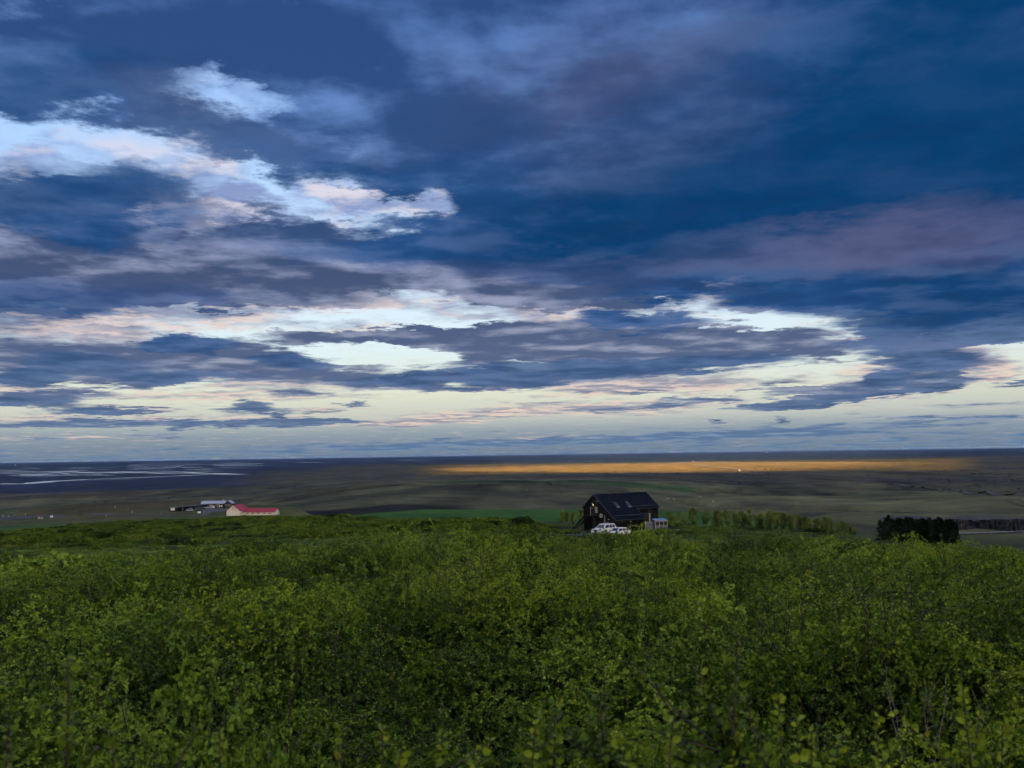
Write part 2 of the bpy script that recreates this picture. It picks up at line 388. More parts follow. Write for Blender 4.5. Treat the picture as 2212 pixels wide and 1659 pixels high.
# ------------------------------------------------------------------ terrain
# height (relative to the eye) along lines of sight; first number = column on a 2500-wide photograph
NEAR = [(0.5, -2.6), (5, -2.6), (12, -2.8), (20, -3.3), (30, -3.95), (60, -6.5), (100, -9.95)]
COLS = [
    (-700, NEAR + [(180, -13.7), (300, -20.8), (400, -26.3), (500, -30.3), (580, -33), (650, -36), (800, -43), (1000, -51), (1400, -66), (2000, -82), (2600, -89), (3500, -92)]),
    (0, NEAR + [(180, -13.5), (300, -20.5), (400, -26), (500, -30), (560, -32.0), (600, -33.6), (650, -35.4), (800, -42), (1000, -50), (1400, -65), (2000, -81), (2600, -89), (3500, -92)]),
    (300, NEAR + [(180, -13.5), (300, -20), (400, -25.5), (500, -29.5), (560, -31.5), (640, -33), (740, -34.2), (820, -35.5), (900, -41), (1100, -53), (1400, -68), (1800, -74), (2500, -83), (3600, -92)]),
    (500, NEAR + [(180, -13.2), (300, -19.6), (400, -25.4), (500, -30.0), (580, -32.6), (640, -33), (700, -33.1), (760, -33.4), (840, -35.2), (930, -41), (1100, -52), (1500, -68), (2000, -76), (2600, -84), (3600, -92)]),
    (610, NEAR + [(180, -13.0), (300, -19.3), (400, -25.0), (500, -29.6), (580, -32.4), (640, -33.2), (700, -34.2), (760, -36), (840, -42), (1000, -52), (1400, -63), (2000, -75), (2600, -84), (3600, -92)]),
    (720, NEAR + [(180, -12.9), (300, -18.8), (400, -24), (480, -28), (560, -31.4), (620, -36), (700, -44), (850, -53), (1000, -53.5), (1400, -56), (1800, -61), (2400, -76), (3200, -87), (4000, -92)]),
    (1000, NEAR + [(181, -12.7), (240, -14.7), (300, -16.3), (330, -17.3), (370, -22), (420, -30), (600, -47), (820, -49), (900, -47), (1050, -44.5), (1200, -45.5), (1400, -48.0), (1600, -48.5), (1800, -50.5), (2100, -62), (2800, -86), (4000, -92)]),
    (1450, NEAR + [(150, -13), (181, -14.2), (200, -14.6), (240, -15.8), (300, -17.3), (330, -18.2), (370, -23), (420, -30), (600, -47), (850, -50), (1000, -47.5), (1200, -46), (1400, -47), (1600, -48.5), (1750, -50.5), (2000, -61), (2800, -86), (4000, -92)]),
    (1800, NEAR + [(150, -13.2), (181, -14.7), (215, -16.1), (260, -17.5), (300, -18.7), (335, -19.8), (380, -26), (450, -34), (600, -47), (850, -50.5), (1000, -48.8), (1120, -48.5), (1300, -54.5), (1700, -66.5), (2300, -80), (3000, -88.5), (4000, -92)]),
    (2060, NEAR + [(110, -10.9), (150, -14.0), (181, -15.6), (215, -17.0), (250, -18.9), (290, -23), (340, -29), (400, -33), (480, -34.6), (560, -34.5), (640, -37.5), (720, -42), (900, -48), (1200, -56), (1600, -65), (2300, -80), (3000, -88.5), (4000, -92)]),
    (2200, NEAR[:-1] + [(100, -10.1), (150, -16), (250, -26), (370, -33), (440, -35.2), (480, -37.2), (535, -37.4), (585, -34.4), (700, -42.5), (900, -48.5), (1200, -56), (1600, -65), (2300, -80), (3000, -88.5), (4000, -92)]),
    (2500, NEAR[:-1] + [(100, -10.2), (150, -16.5), (250, -27), (370, -34), (430, -34.8), (470, -36.9), (535, -37.2), (585, -34.0), (650, -39.5), (800, -45), (1200, -57), (1600, -66), (2300, -80), (3000, -88.5), (4000, -92)]),
    (3300, NEAR[:-1] + [(100, -10.2), (150, -16.5), (250, -27), (370, -34), (430, -34.8), (470, -36.9), (535, -37.2), (585, -34.0), (650, -39.5), (800, -45), (1200, -57), (1600, -66), (2300, -80), (3000, -88.5), (4000, -92)]),
]
LD0, LD1, ND = math.log(0.5), math.log(70000), 900
_ld = np.linspace(LD0, LD1, ND)
_cx = np.arange(-700, 3301, 20.0)
def _table():
    T = []
    for c, pr in COLS:
        d = np.log([p[0] for p in pr] + [70000]); z = np.array([p[1] for p in pr] + [-92])
        t = np.interp(_ld, d, z)
        k = np.exp(-0.5 * (np.arange(-9, 10) / 3.0) ** 2); k /= k.sum()
        tp = np.pad(t, 9, mode='edge'); T.append(np.convolve(tp, k, 'valid'))
    T = np.array(T); xs = np.array([c for c, _ in COLS], float)
    out = np.array([np.interp(_cx, xs, T[:, i]) for i in range(ND)]).T
    k = np.exp(-0.5 * (np.arange(-4, 5) / 1.8) ** 2); k /= k.sum()
    op = np.pad(out, ((4, 4), (0, 0)), mode='edge')
    return np.array([np.convolve(op[:, i], k, 'valid') for i in range(ND)]).T
_tab = _table()

PADS = []      # flattened places: (x, y, radius, height)
def pcol(x, y):
    a = np.arctan2(x, y)
    a = np.clip(a, -0.66, 0.66)
    return 1250 + 2450 * np.tan(a)

def ground(x, y):
    x = np.asarray(x, float); y = np.asarray(y, float)
    d = np.maximum(np.hypot(x, y), 0.55)
    c = np.clip((pcol(x, y) + 700) / 20.0, 0, len(_cx) - 1.001)
    i = np.clip((np.log(d) - LD0) / (LD1 - LD0) * (ND - 1), 0, ND - 1.001)
    c0 = c.astype(int); i0 = i.astype(int); fc = c - c0; fi = i - i0
    z = (_tab[c0, i0] * (1 - fc) + _tab[c0 + 1, i0] * fc) * (1 - fi) + (_tab[c0, i0 + 1] * (1 - fc) + _tab[c0 + 1, i0 + 1] * fc) * fi
    z = z + EYE
    # unevenness grows with distance, dies out on the plain
    z = z + (fbm(x / 9, y / 9, 3) - 0.5) * 0.5 * sstep(d, 6, 30) * (1 - 0.7 * sstep(d, 150, 500))
    hill = sstep(d, 620, 900) * (1 - sstep(d, 2300, 3300))
    z = z + (fbm(x / 330, y / 300, 5, 2, .4) - 0.5) * 24 * hill
    gul = np.abs(fbm(x / 420 + 3.3, y / 520, 11, 3) - 0.5)
    z = z - 8 * (1 - sstep(gul, 0.0, 0.05)) * hill
    z = z + (fbm(x / 40, y / 40, 8, 3) - 0.5) * 2.2 * hill
    z = z + (fbm(x / 900, y / 1500, 9, 4) - 0.5) * 5.0 * sstep(d, 2200, 4000) * (1 - sstep(d, 9000, 20000))
    for px, py, r, h in PADS:
        k = 1 - sstep(np.hypot(x - px, y - py), r, r * 1.7)
        z = z * (1 - k) + h * k
    return z

def at_d(u, d):
    """ground point under photo column u (2500-wide grid, at the horizon) at distance d"""
    a = math.atan((u - 1250) / 2450)
    x, y = d * math.sin(a), d * math.cos(a)
    return Vector((x, y, float(ground(x, y))))

def at_px(us, vs_, dmin=3.0, dmax=60000):
    """where the line of sight through photo point (2500-wide grid) meets the ground"""
    dr = pdir(us / 1.13020, vs_ / 1.13020)
    t = np.exp(np.linspace(math.log(dmin), math.log(dmax), 6000))
    hz = EYE + t * dr.z - ground(t * dr.x, t * dr.y)
    k = np.argmax(hz < 0)
    tt = t[k] if hz[k] < 0 else dmax
    return Vector((tt * dr.x, tt * dr.y, float(ground(tt * dr.x, tt * dr.y))))

# house pad, yard of the farm
HOUSE = at_d(1495, 181.0)
PADS.append((HOUSE.x - 0.5, HOUSE.y + 5, 13.0, EYE - 14.2))
HOUSE.z = EYE - 14.2
FARM = at_d(520, 690.0)
PADS.append((FARM.x, FARM.y, 46.0, EYE - 33.0))

def ground_colour(x, y, d, c):
    n1 = fbm(x / 55, y / 80, 21, 4); n2 = fbm(x / 9, y / 12, 22, 3); n3 = fbm(x / 500, y / 1100, 23, 4); n4 = fbm(x / 160, y / 420, 24, 5, 0.6)
    def C(r, g, b): return np.array([r, g, b])[None, None, :] + 0 * n1[..., None]
    def mixc(a, b, k): return a * (1 - k[..., None]) + b * k[..., None]
    out = C(.022, .030, .010)
    # rough grass of the lower slope
    rough = mixc(C(.040, .058, .014), C(.062, .060, .026), n1)
    out = mixc(out, rough, sstep(d, 170, 230))
    # mown fields below the house and on the left
    field = mixc(C(.026, .088, .012), C(.038, .108, .016), n1)
    kf = sstep(c, 690, 800) * (1 - sstep(c, 2120, 2170)) * sstep(d, 218, 228) * (1 - sstep(d, 345, 360))
    kl = (1 - sstep(c, 150, 300)) * sstep(d, 395, 405) * (1 - sstep(d, 545, 552))
    out = mixc(out, field, np.clip(kf + kl * 0.85, 0, 1))
    # knoll of the farm: olive and straw
    knoll = mixc(C(.060, .072, .022), C(.090, .074, .030), sstep(n1 + 0.3 * sstep(d, 700, 850), .45, .8))
    out = mixc(out, knoll, (1 - sstep(c, 700, 780)) * sstep(d, 540, 560) * (1 - sstep(d, 900, 1000)))
    # mid hills: olive grass, dark heath, gullies
    hill = mixc(C(.080, .080, .034), C(.056, .054, .027), sstep(n4, .35, .68))
    hill = mixc(hill, C(.028, .027, .020), sstep(n1 * .6 + n4 * .5, .60, .80) * .8)
    gul = np.abs(fbm(x / 420 + 3.3, y / 520, 11, 3) - 0.5)
    hill = mixc(hill, C(.017, .018, .015), (1 - sstep(gul, 0.004, 0.035)) * .8)
    kh = sstep(d, 360, 520) * sstep(c, 690, 760) + sstep(d, 860, 960)
    out = mixc(out, hill * 1.2, np.clip(kh, 0, 1))
    gully_shade = sstep(c, 680, 760) * (1 - sstep(c, 1060, 1130)) * sstep(d, 820, 850) * (1 - sstep(d + 60 * (n1 - .5), 905, 935))
    out = mixc(out, C(.008, .008, .009), gully_shade * .9)  # shade of the gully band painted into the ground as near black
    lowfield = mixc(C(.062, .074, .036), C(.046, .058, .030), n2)
    out = mixc(out, lowfield, (1 - sstep(c, 250, 420)) * sstep(d, 640, 700) * (1 - sstep(d, 1900, 2300)) * sstep(n4 + .12, .42, .55))
    strip = (1 - sstep(np.abs(d - 1690) / 110, .8, 1)) * sstep(c, 1020, 1090) * (1 - sstep(c, 1660, 1720))
    strip2 = (1 - sstep(np.abs(d - 1130) / 60, .7, 1)) * sstep(c, 600, 640) * (1 - sstep(c, 690, 740))
    out = mixc(out, C(.034, .070, .020), np.clip(strip + strip2 * .5, 0, 1))
    # plain: dry grass and moss with dark lava heath
    pl = mixc(C(.072, .057, .028), C(.052, .046, .026), sstep(n3, .3, .7))
    pl = mixc(pl, C(.026, .026, .026), sstep(n4 + 0.25 * (n3 - .5), .52, .66) * .75)
    pl = mixc(pl, C(.045, .050, .024), sstep(fbm(x / 700, y / 300, 31, 3), .62, .7) * .6)
    out = mixc(out, pl * 1.25, sstep(d, 1900, 2700))
    # strip where the sun gets through: golden light put into the ground colour
    sun_gold = mixc(C(.27, .155, .030), C(.22, .13, .028), sstep(fbm(x / 130, y / 500, 41, 4), .35, .7))
    out = mixc(out, sun_gold, sstep(d + 500 * (n4 - .5), 4300, 4700) * (1 - sstep(d, 8600, 9300)) * sstep(c, 980, 1120) * (1 - sstep(c, 2300, 2420)))
    # bare outwash of the river
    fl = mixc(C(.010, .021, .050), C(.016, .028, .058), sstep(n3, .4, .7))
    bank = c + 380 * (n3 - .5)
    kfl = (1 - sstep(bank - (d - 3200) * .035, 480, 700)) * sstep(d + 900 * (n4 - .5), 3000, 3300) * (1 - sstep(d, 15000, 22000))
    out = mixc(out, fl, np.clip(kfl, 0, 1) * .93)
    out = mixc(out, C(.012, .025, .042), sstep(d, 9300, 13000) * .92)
    n5 = fbm(x / 45, y / 200, 25, 5, .65); n6 = fbm(x / 240, y / 900, 26, 4, .6)
    k5 = sstep(d, 600, 900) * (1 - .6 * sstep(d, 4200, 4700))
    f5 = np.clip(1 + (n5 - .5) * 1.7 + (n6 - .5) * 1.1, .35, 1.7)
    return out * (1 + (f5 - 1) * k5)[..., None]

def build_ground():
    fine = np.radians(np.arange(-36, 36.01, 0.16)); coarse = np.radians(np.arange(40, 320.1, 5.0))
    A = np.concatenate([fine, coarse])
    D = np.exp(np.concatenate([np.linspace(math.log(0.6), math.log(150), 150), np.linspace(math.log(150), math.log(6000), 560)[1:], np.linspace(math.log(6000), math.log(60000), 130)[1:]]))
    aa, dd = np.meshgrid(A, D)
    x = dd * np.sin(aa); y = dd * np.cos(aa)
    z = ground(x, y)
    c = pcol(x, y)
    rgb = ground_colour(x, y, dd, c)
    nA, nD = len(A), len(D)
    V = np.stack([x, y, z], -1).reshape(-1, 3)
    V = np.vstack([V, [[0, 0, float(ground(0.0, 0.6))]]])
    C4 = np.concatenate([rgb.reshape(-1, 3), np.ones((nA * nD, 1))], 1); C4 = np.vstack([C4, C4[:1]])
    idx = np.arange(nA * nD).reshape(nD, nA)
    nx = np.roll(idx, -1, axis=1)
    Fq = np.stack([idx[:-1], idx[1:], nx[1:], nx[:-1]], -1).reshape(-1, 4)
    m, t, b = mat_new('ground_cover')
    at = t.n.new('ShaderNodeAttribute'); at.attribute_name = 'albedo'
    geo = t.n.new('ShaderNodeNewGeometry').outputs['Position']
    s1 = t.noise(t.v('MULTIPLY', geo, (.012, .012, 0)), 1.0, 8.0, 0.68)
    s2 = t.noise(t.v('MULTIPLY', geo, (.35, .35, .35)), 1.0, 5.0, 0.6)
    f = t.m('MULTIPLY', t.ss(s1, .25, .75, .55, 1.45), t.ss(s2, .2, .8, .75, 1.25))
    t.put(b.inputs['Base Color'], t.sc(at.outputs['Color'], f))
    b.inputs['Roughness'].default_value = 0.95; b.inputs['Specular IOR Level'].default_value = 0.08
    bn = t.n.new('ShaderNodeBump'); bn.inputs['Strength'].default_value = 0.6; bn.inputs['Distance'].default_value = 1.2
    t.put(bn.inputs['Height'], s2); t.l.new(bn.outputs[0], b.inputs['Normal'])
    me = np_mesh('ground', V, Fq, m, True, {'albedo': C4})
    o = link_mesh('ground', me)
    tag(o, 'heath slope, mown fields and wide brown plain running to horizon', 'ground', kind='structure')
    return o
build_ground()

# ------------------------------------------------------------------ river channels on the plain
def ribbon(pts, widths, lift, name, mat, parent=None):
    V = []; Fc = []
    pts = np.array(pts, float)
    tg = np.gradient(pts, axis=0); tg /= np.linalg.norm(tg, axis=1)[:, None] + 1e-9
    nr = np.stack([-tg[:, 1], tg[:, 0]], 1)
    L = pts + nr * np.array(widths)[:, None] / 2; Rr = pts - nr * np.array(widths)[:, None] / 2
    for i in range(len(pts)):
        V.append((*L[i], float(ground(*L[i])) + lift)); V.append((*Rr[i], float(ground(*Rr[i])) + lift))
        if i: Fc.append((2 * i - 2, 2 * i - 1, 2 * i + 1, 2 * i))
    return V, Fc

def merge(parts):
    V = []; Fc = []
    for v, f in parts:
        k = len(V); V += v; Fc += [tuple(i + k for i in q) for q in f]
    return V, Fc

m_water, t, b = mat_new('river_water')
b.inputs['Base Color'].default_value = (.58, .64, .72, 1); b.inputs['Roughness'].default_value = 0.08
b.inputs['Specular IOR Level'].default_value = 0.6
bn = t.n.new('ShaderNodeBump'); bn.inputs['Strength'].default_value = 0.05
t.put(bn.inputs['Height'], t.noise(t.v('MULTIPLY', t.n.new('ShaderNodeNewGeometry').outputs['Position'], (.05, .05, .05)), 1.0, 3.0)); t.l.new(bn.outputs[0], b.inputs['Normal'])

def px_flat(us, vs_):
    """photo point (2500 grid) on the level plain"""
    dr = pdir(us / 1.1302, vs_ / 1.1302)
    t_ = -EYE / min(dr.z, -0.0012)
    return np.array([t_ * dr.x, t_ * dr.y])

def channel(path, width, wob=0.3, n=60, seed=0):
    p = np.array([px_flat(u, v) for u, v in path])
    s = np.linspace(0, len(p) - 1, n)
    q = np.stack([np.interp(s, range(len(p)), p[:, 0]), np.interp(s, range(len(p)), p[:, 1])], 1)
    r = np.random.default_rng(seed)
    L = np.linalg.norm(p[-1] - p[0])
    amp = L * 0.012 * wob
    q[:, 0] += amp * np.cumsum(r.normal(size=n)) * .35; q[:, 1] += amp * np.cumsum(r.normal(size=n)) * .35
    wd = width * (0.30 + 0.8 * r.random(n)); wd = np.convolve(np.pad(wd, 2, mode='edge'), np.ones(5) / 5, 'valid')
    wd *= np.minimum(1, np.minimum(np.arange(n), np.arange(n)[::-1]) / 5 + .05)
    return ribbon(q, wd, 0.5, '', None)

chs = [
    channel([(-40, 1182), (60, 1181), (115, 1176), (200, 1171), (330, 1166), (450, 1161), (530, 1157), (605, 1158)], 110, .5, 90, 1),
    channel([(120, 1174), (240, 1172), (340, 1169)], 45, .4, 40, 2),
    channel([(605, 1158), (520, 1155), (400, 1156), (300, 1153), (190, 1153)], 120, .5, 70, 3),
    channel([(250, 1156), (160, 1152), (40, 1155), (-60, 1158)], 110, .6, 60, 4),
    channel([(140, 1160), (80, 1159), (20, 1161)], 90, .6, 30, 5),
    channel([(-60, 1151), (60, 1151), (110, 1153), (150, 1157)], 90, .6, 40, 6),
    channel([(520, 1156), (440, 1152), (330, 1152), (260, 1154)], 120, .5, 40, 7),
]
r = np.random.default_rng(5)
for k in range(80):
    v = 1138 + 24 * r.random() ** 1.4
    u = r.uniform(-40, 1050 if v < 1143 else 560)
    hor = 1130 - 37 * u / 2500
    v = hor + 6 + (v - 1136) * .9 if u > 300 else v + 2
    ln = r.uniform(25, 120)
    chs.append(channel([(u, v), (u + ln * .5, v - r.uniform(-.6, .9)), (u + ln, v - r.uniform(-.3, 1.4))], r.uniform(60, 190) * (1.5 if v < hor + 18 else 1), .7, 24, 40 + k))
V, Fc = merge(chs)
rv = mesh_obj('river', V, Fc, m_water)
tag(rv, 'braided silver river channels crossing dark outwash flats', 'river', kind='structure')

# ------------------------------------------------------------------ added cloud banks, out of view, shaped to block sun except on one strip
HS = np.array([math.sin(SUN_AZ), math.cos(SUN_AZ)]); HL = np.array([-HS[1], HS[0]]); TE = math.tan(SUN_EL)
def shadow_xy(u, d, bdist):
    a = math.atan((u - 1250) / 2450); g = np.array([d * math.sin(a), d * math.cos(a)])
    return float(g @ HL), (bdist - float(g @ HS)) * TE
m_blocker, t, b = mat_new('added_cloud_vapour')
mo = t.n.get('Material Output'); t.n.remove(b)
df = t.n.new('ShaderNodeBsdfDiffuse'); df.inputs[0].default_value = (.86, .86, .88, 1)
tr = t.n.new('ShaderNodeBsdfTranslucent'); tr.inputs[0].default_value = (.95, .95, .96, 1)
mxs = t.n.new('ShaderNodeMixShader'); mxs.inputs[0].default_value = 0.44  # translucent so the added banks also pass warm fill to the foreground
t.l.new(df.outputs[0], mxs.inputs[1]); t.l.new(tr.outputs[0], mxs.inputs[2]); t.l.new(mxs.outputs[0], mo.inputs[0])

def cloud_blocker(name, bdist, lo, hi, l0, l1, thick, seed, label):
    nl, nh = 160, 28
    ls = np.linspace(l0, l1, nl)
    a = lo(ls); c = hi(ls)
    V = []; Fc = []
    for sgn in (-1, 1):
        for j in range(nh):
            f = j / (nh - 1)
            hgt = a + (c - a) * f
            bulge = thick * math.sqrt(max(0, 1 - (2 * f - 1) ** 2)) * np.sqrt(np.clip(1 - ((ls - (l0 + l1) / 2) / ((l1 - l0) / 2)) ** 2, 0, 1))
            bulge = bulge * (0.5 + fbm(ls / 900 + seed, hgt / 700, seed, 4))
            for i in range(nl):
                pxy = HS * (bdist + sgn * bulge[i]) + HL * ls[i]
                V.append((pxy[0], pxy[1], hgt[i]))
    off = nl * nh
    for s_ in range(2):
        for j in range(nh - 1):
            for i in range(nl - 1):
                q = (s_ * off + j * nl + i, s_ * off + j * nl + i + 1, s_ * off + (j + 1) * nl + i + 1, s_ * off + (j + 1) * nl + i)
                Fc.append(q if s_ else q[::-1])
    o = mesh_obj(name, V, Fc, m_blocker, None, True)
    tag(o, label, 'cloud', kind='structure')
    return o

# near and far edge of the lit strip, as (column, distance)
NEAR_E = [(1060, 6200), (1120, 5500), (1250, 5000), (1500, 4600), (1800, 4700), (2000, 5300), (2150, 6100), (2240, 6700)]
FAR_E = [(1060, 6200), (1120, 6900), (1250, 7500), (1500, 8100), (1800, 8400), (2000, 8100), (2150, 7400), (2240, 6700)]
def edge(pts, bdist, ends):
    q = sorted(shadow_xy(u, d, bdist) for u, d in pts)
    xs = np.array([p[0] for p in q]); hs = np.array([p[1] for p in q])
    def f(ls):
        h = np.interp(ls, xs, hs)
        out = np.maximum(xs[0] - ls, ls - xs[-1]).clip(0)
        return h + ends * np.minimum(out * .5, 420) + (fbm(ls / 600, ls * 0, 77, 3) - .5) * 36
    return f
B1, B2 = 12000.0, 14500.0
cloud_blocker('cloud', B1, lambda l: 300 + 200 * fbm(l / 1500, l * 0, 3), edge(NEAR_E, B1, +1), -32000, 32000, 900, 2, 'added low cloud bank behind the viewpoint blocking the evening sun')
cloud_blocker('cloud', B2, edge(FAR_E, B2, -1), lambda l: 9200 + 500 * fbm(l / 2500, l * 0, 4), -38000, 38000, 900, 6, 'added tall cloud bank shaped to leave a gap for the evening sun')

# ------------------------------------------------------------------ haze over the plain
m_haze = bpy.data.materials.new('air_haze'); m_haze.use_nodes = True
t = NT(m_haze.node_tree); t.n.clear()
mo = t.n.new('ShaderNodeOutputMaterial'); pv = t.n.new('ShaderNodeVolumePrincipled')
pv.inputs['Color'].default_value = (.40, .62, 1.0, 1); pv.inputs['Density'].default_value = 0.9e-5
pv.inputs['Anisotropy'].default_value = 0.0
t.l.new(pv.outputs[0], mo.inputs['Volume'])
HB = 62000.0; zb, zt = -6.0, EYE + 5.0
hz = mesh_obj('haze', [(sx * HB, sy * HB, z_) for z_ in (zb, zt) for sx, sy in ((-1, -1), (1, -1), (1, 1), (-1, 1))],
              [(3, 2, 1, 0), (4, 5, 6, 7), (0, 1, 5, 4), (1, 2, 6, 5), (2, 3, 7, 6), (3, 0, 4, 7)], m_haze)
tag(hz, 'thin blue haze lying over the distant plain', 'haze', kind='stuff')

# ------------------------------------------------------------------ geometry collector
class Geo:
    def __init__(s): s.V = []; s.Fc = []
    def poly(s, pts, faces):
        k = len(s.V); s.V += [tuple(p) for p in pts]; s.Fc += [tuple(i + k for i in f) for f in faces]; return s
    def box(s, x0, x1, y0, y1, z0, z1):
        return s.poly([(x0, y0, z0), (x1, y0, z0), (x1, y1, z0), (x0, y1, z0), (x0, y0, z1), (x1, y0, z1), (x1, y1, z1), (x0, y1, z1)],
                      [(3, 2, 1, 0), (4, 5, 6, 7), (0, 1, 5, 4), (1, 2, 6, 5), (2, 3, 7, 6), (3, 0, 4, 7)])
    def slab(s, quad, th):
        """thick sheet: four corners and a thickness along the normal"""
        q = [Vector(p) for p in quad]; n = (q[1] - q[0]).cross(q[3] - q[0]).normalized() * th
        return s.poly(q + [p + n for p in q], [(3, 2, 1, 0), (4, 5, 6, 7), (0, 1, 5, 4), (1, 2, 6, 5), (2, 3, 7, 6), (3, 0, 4, 7)])
    def extr(s, outline, y0, y1, axis='y'):
        """outline in (a, z) pushed from y0 to y1 along y (or x)"""
        n = len(outline)
        if axis == 'y': pts = [(a, y0, z) for a, z in outline] + [(a, y1, z) for a, z in outline]
        else: pts = [(y0, a, z) for a, z in outline] + [(y1, a, z) for a, z in outline]
        return s.poly(pts, [tuple(range(n))[::-1], tuple(range(n, 2 * n))] + [(i, (i + 1) % n, n + (i + 1) % n, n + i) for i in range(n)])
    def tube(s, a, b, r, n=6, r2=None):
        a, b = Vector(a), Vector(b); d = (b - a).normalized(); r2 = r if r2 is None else r2
        u = d.orthogonal().normalized(); v = d.cross(u)
        pts = [p + (u * math.cos(2 * math.pi * i / n) + v * math.sin(2 * math.pi * i / n)) * q for p, q in ((a, r), (b, r2)) for i in range(n)]
        return s.poly(pts, [tuple(range(n))[::-1], tuple(range(n, 2 * n))] + [(i, (i + 1) % n, n + (i + 1) % n, n + i) for i in range(n)])
    def ball(s, c, r, n=8, m=5):
        if not hasattr(r, '__len__'): r = (r, r, r)
        pts = []; fs = []
        for j in range(m + 1):
            th = math.pi * j / m
            for i in range(n):
                ph = 2 * math.pi * i / n
                pts.append((c[0] + r[0] * math.sin(th) * math.cos(ph), c[1] + r[1] * math.sin(th) * math.sin(ph), c[2] + r[2] * math.cos(th)))
        for j in range(m):
            for i in range(n): fs.append((j * n + i, (j + 1) * n + i, (j + 1) * n + (i + 1) % n, j * n + (i + 1) % n))
        return s.poly(pts, fs)
    def build(s, name, mat, parent=None, smooth=False, bevel=0.0):
        o = mesh_obj(name, s.V, s.Fc, mat, parent, smooth)
        bm = bmesh.new(); bm.from_mesh(o.data); bmesh.ops.remove_doubles(bm, verts=bm.verts, dist=1e-5)
        bmesh.ops.recalc_face_normals(bm, faces=bm.faces)
        if bevel: bmesh.ops.bevel(bm, geom=list(bm.edges), offset=bevel, segments=1, affect='EDGES', clamp_overlap=True)
        bm.to_mesh(o.data); bm.free()
        return o

def dup(o, parent=None):
    c = o.copy(); col.objects.link(c); c.parent = parent
    for ch in o.children: dup(ch, c)
    return c

# ------------------------------------------------------------------ materials
M = {}
M['black_wood'] = mat_simple('black_stained_boards', (.013, .012, .011), .8, .5, 1.0, spec=.15, bump=.5, bscale=6, stretch=(7, 7, .3))
M['black_metal'] = mat_simple('black_roof_metal', (.004, .008, .017), .6, .2, .6, metal=0.0, spec=.06)
M['trim'] = mat_simple('dark_trim', (.035, .042, .05), .5, .15)
M['lit_trim'] = mat_simple('pale_reveal_boards', (.30, .29, .24), .6, .15)  # even pale board colour
M['glass'] = mat_simple('window_glass', (.02, .03, .035), .06, .1, spec=.8)
M['white_paint'] = mat_simple('white_paint', (.74, .74, .72), .5, .06)
M['cream_wall'] = mat_simple('cream_render', (.66, .62, .53), .8, .10, .4)
M['red_roof'] = mat_simple('red_corrugated_roof', (.30, .026, .048), .6, .22, .5, stretch=(.4, 4, 1))
M['silver_roof'] = mat_simple('pale_corrugated_roof', (.36, .40, .46), .35, .12, .5, metal=.2)
M['grey_wood'] = mat_simple('weathered_grey_boards', (.15, .16, .19), .75, .2, 2, stretch=(.4, .4, 6))
M['hut_trim'] = mat_simple('pale_grey_trim', (.34, .34, .36), .6, .15)
M['blue_cover'] = mat_simple('blue_cover', (.10, .20, .42), .4, .12)
M['concrete'] = mat_simple('concrete', (.30, .30, .29), .85, .15)
M['asphalt'] = mat_simple('gravel_asphalt', (.045, .048, .058), .85, .25, .25)
M['rubber'] = mat_simple('tyre_rubber', (.015, .015, .016), .85)
M['alloy'] = mat_simple('alloy_rim', (.35, .36, .38), .3, .05, metal=.8)
M['chrome'] = mat_simple('dull_chrome', (.5, .5, .52), .25, .05, metal=.9)
M['black_plastic'] = mat_simple('black_plastic', (.02, .02, .022), .6)
M['door_red'] = mat_simple('red_paint', (.35, .04, .05), .5)
M['wool'] = mat_simple('wool', (.62, .58, .50), .95, .2, 6)
M['dark_wool'] = mat_simple('dark_wool', (.03, .027, .025), .95, .2, 6)
M['steel'] = mat_simple('galvanised_steel', (.34, .37, .41), .4, .1, metal=.4)
M['wreath'] = mat_simple('pale_ring', (.45, .43, .38), .8)
def paint(name, c):
    m = mat_simple(name, c, .28, .03, spec=.6); m.node_tree.nodes['Principled BSDF'].inputs['Coat Weight'].default_value = .4
    return m
M['car_white'] = paint('white_car_paint', (.72, .73, .74)); M['car_silver'] = paint('silver_car_paint', (.33, .36, .40)); M['car_dark'] = paint('dark_car_paint', (.03, .035, .045))
m, t, b = mat_new('lamp_glow'); b.inputs['Emission Color'].default_value = (1, .72, .40, 1); b.inputs['Emission Strength'].default_value = 0.9; M['lamp'] = m
m, t, b = mat_new('skylight_glass'); b.inputs['Base Color'].default_value = (.16, .46, .66, 1); b.inputs['Roughness'].default_value = .08; b.inputs['Specular IOR Level'].default_value = .25; M['skyglass'] = m  # blue sky reflection put into the pane's base colour
m, t, b = mat_new('field_green_glass'); b.inputs['Base Color'].default_value = (.03, .045, .04, 1); b.inputs['Roughness'].default_value = .05; b.inputs['Specular IOR Level'].default_value = .8; M['viewglass'] = m

# ------------------------------------------------------------------ black cabin
# local frame: x along the ridge (0 = gable end that faces left), y away from the low front eave
PHI = R(36.0)
cab = empty('cabin', HOUSE, PHI, 'black timber cabin with steep long roof and two skylights', 'cabin')
WD, RY, SL = 8.7, 5.6, 0.76            # depth, ridge position, slope
ZR = 6.55; LF, LT = 7.0, 12.8          # front wing length, whole length
YN = RY - 3.4                          # front wall of the set-back wing
def zr(y): return ZR - SL * abs(y - RY)
e = 0.02
# wall shells (solid blocks under the roof, openings set in as proud frames with recessed panes)
wallg = Geo().extr([(0, 0), (0, zr(0) - .12), (RY, ZR - .12), (WD, zr(WD) - .12), (WD, 0)], 0, LF, 'x')
wallg.extr([(YN, 0), (YN, zr(YN) - .12), (RY, ZR - .12), (WD - e, zr(WD) - .12), (WD - e, 0)], LF, LT, 'x')
wall = wallg.build('wall', M['black_wood'], cab)
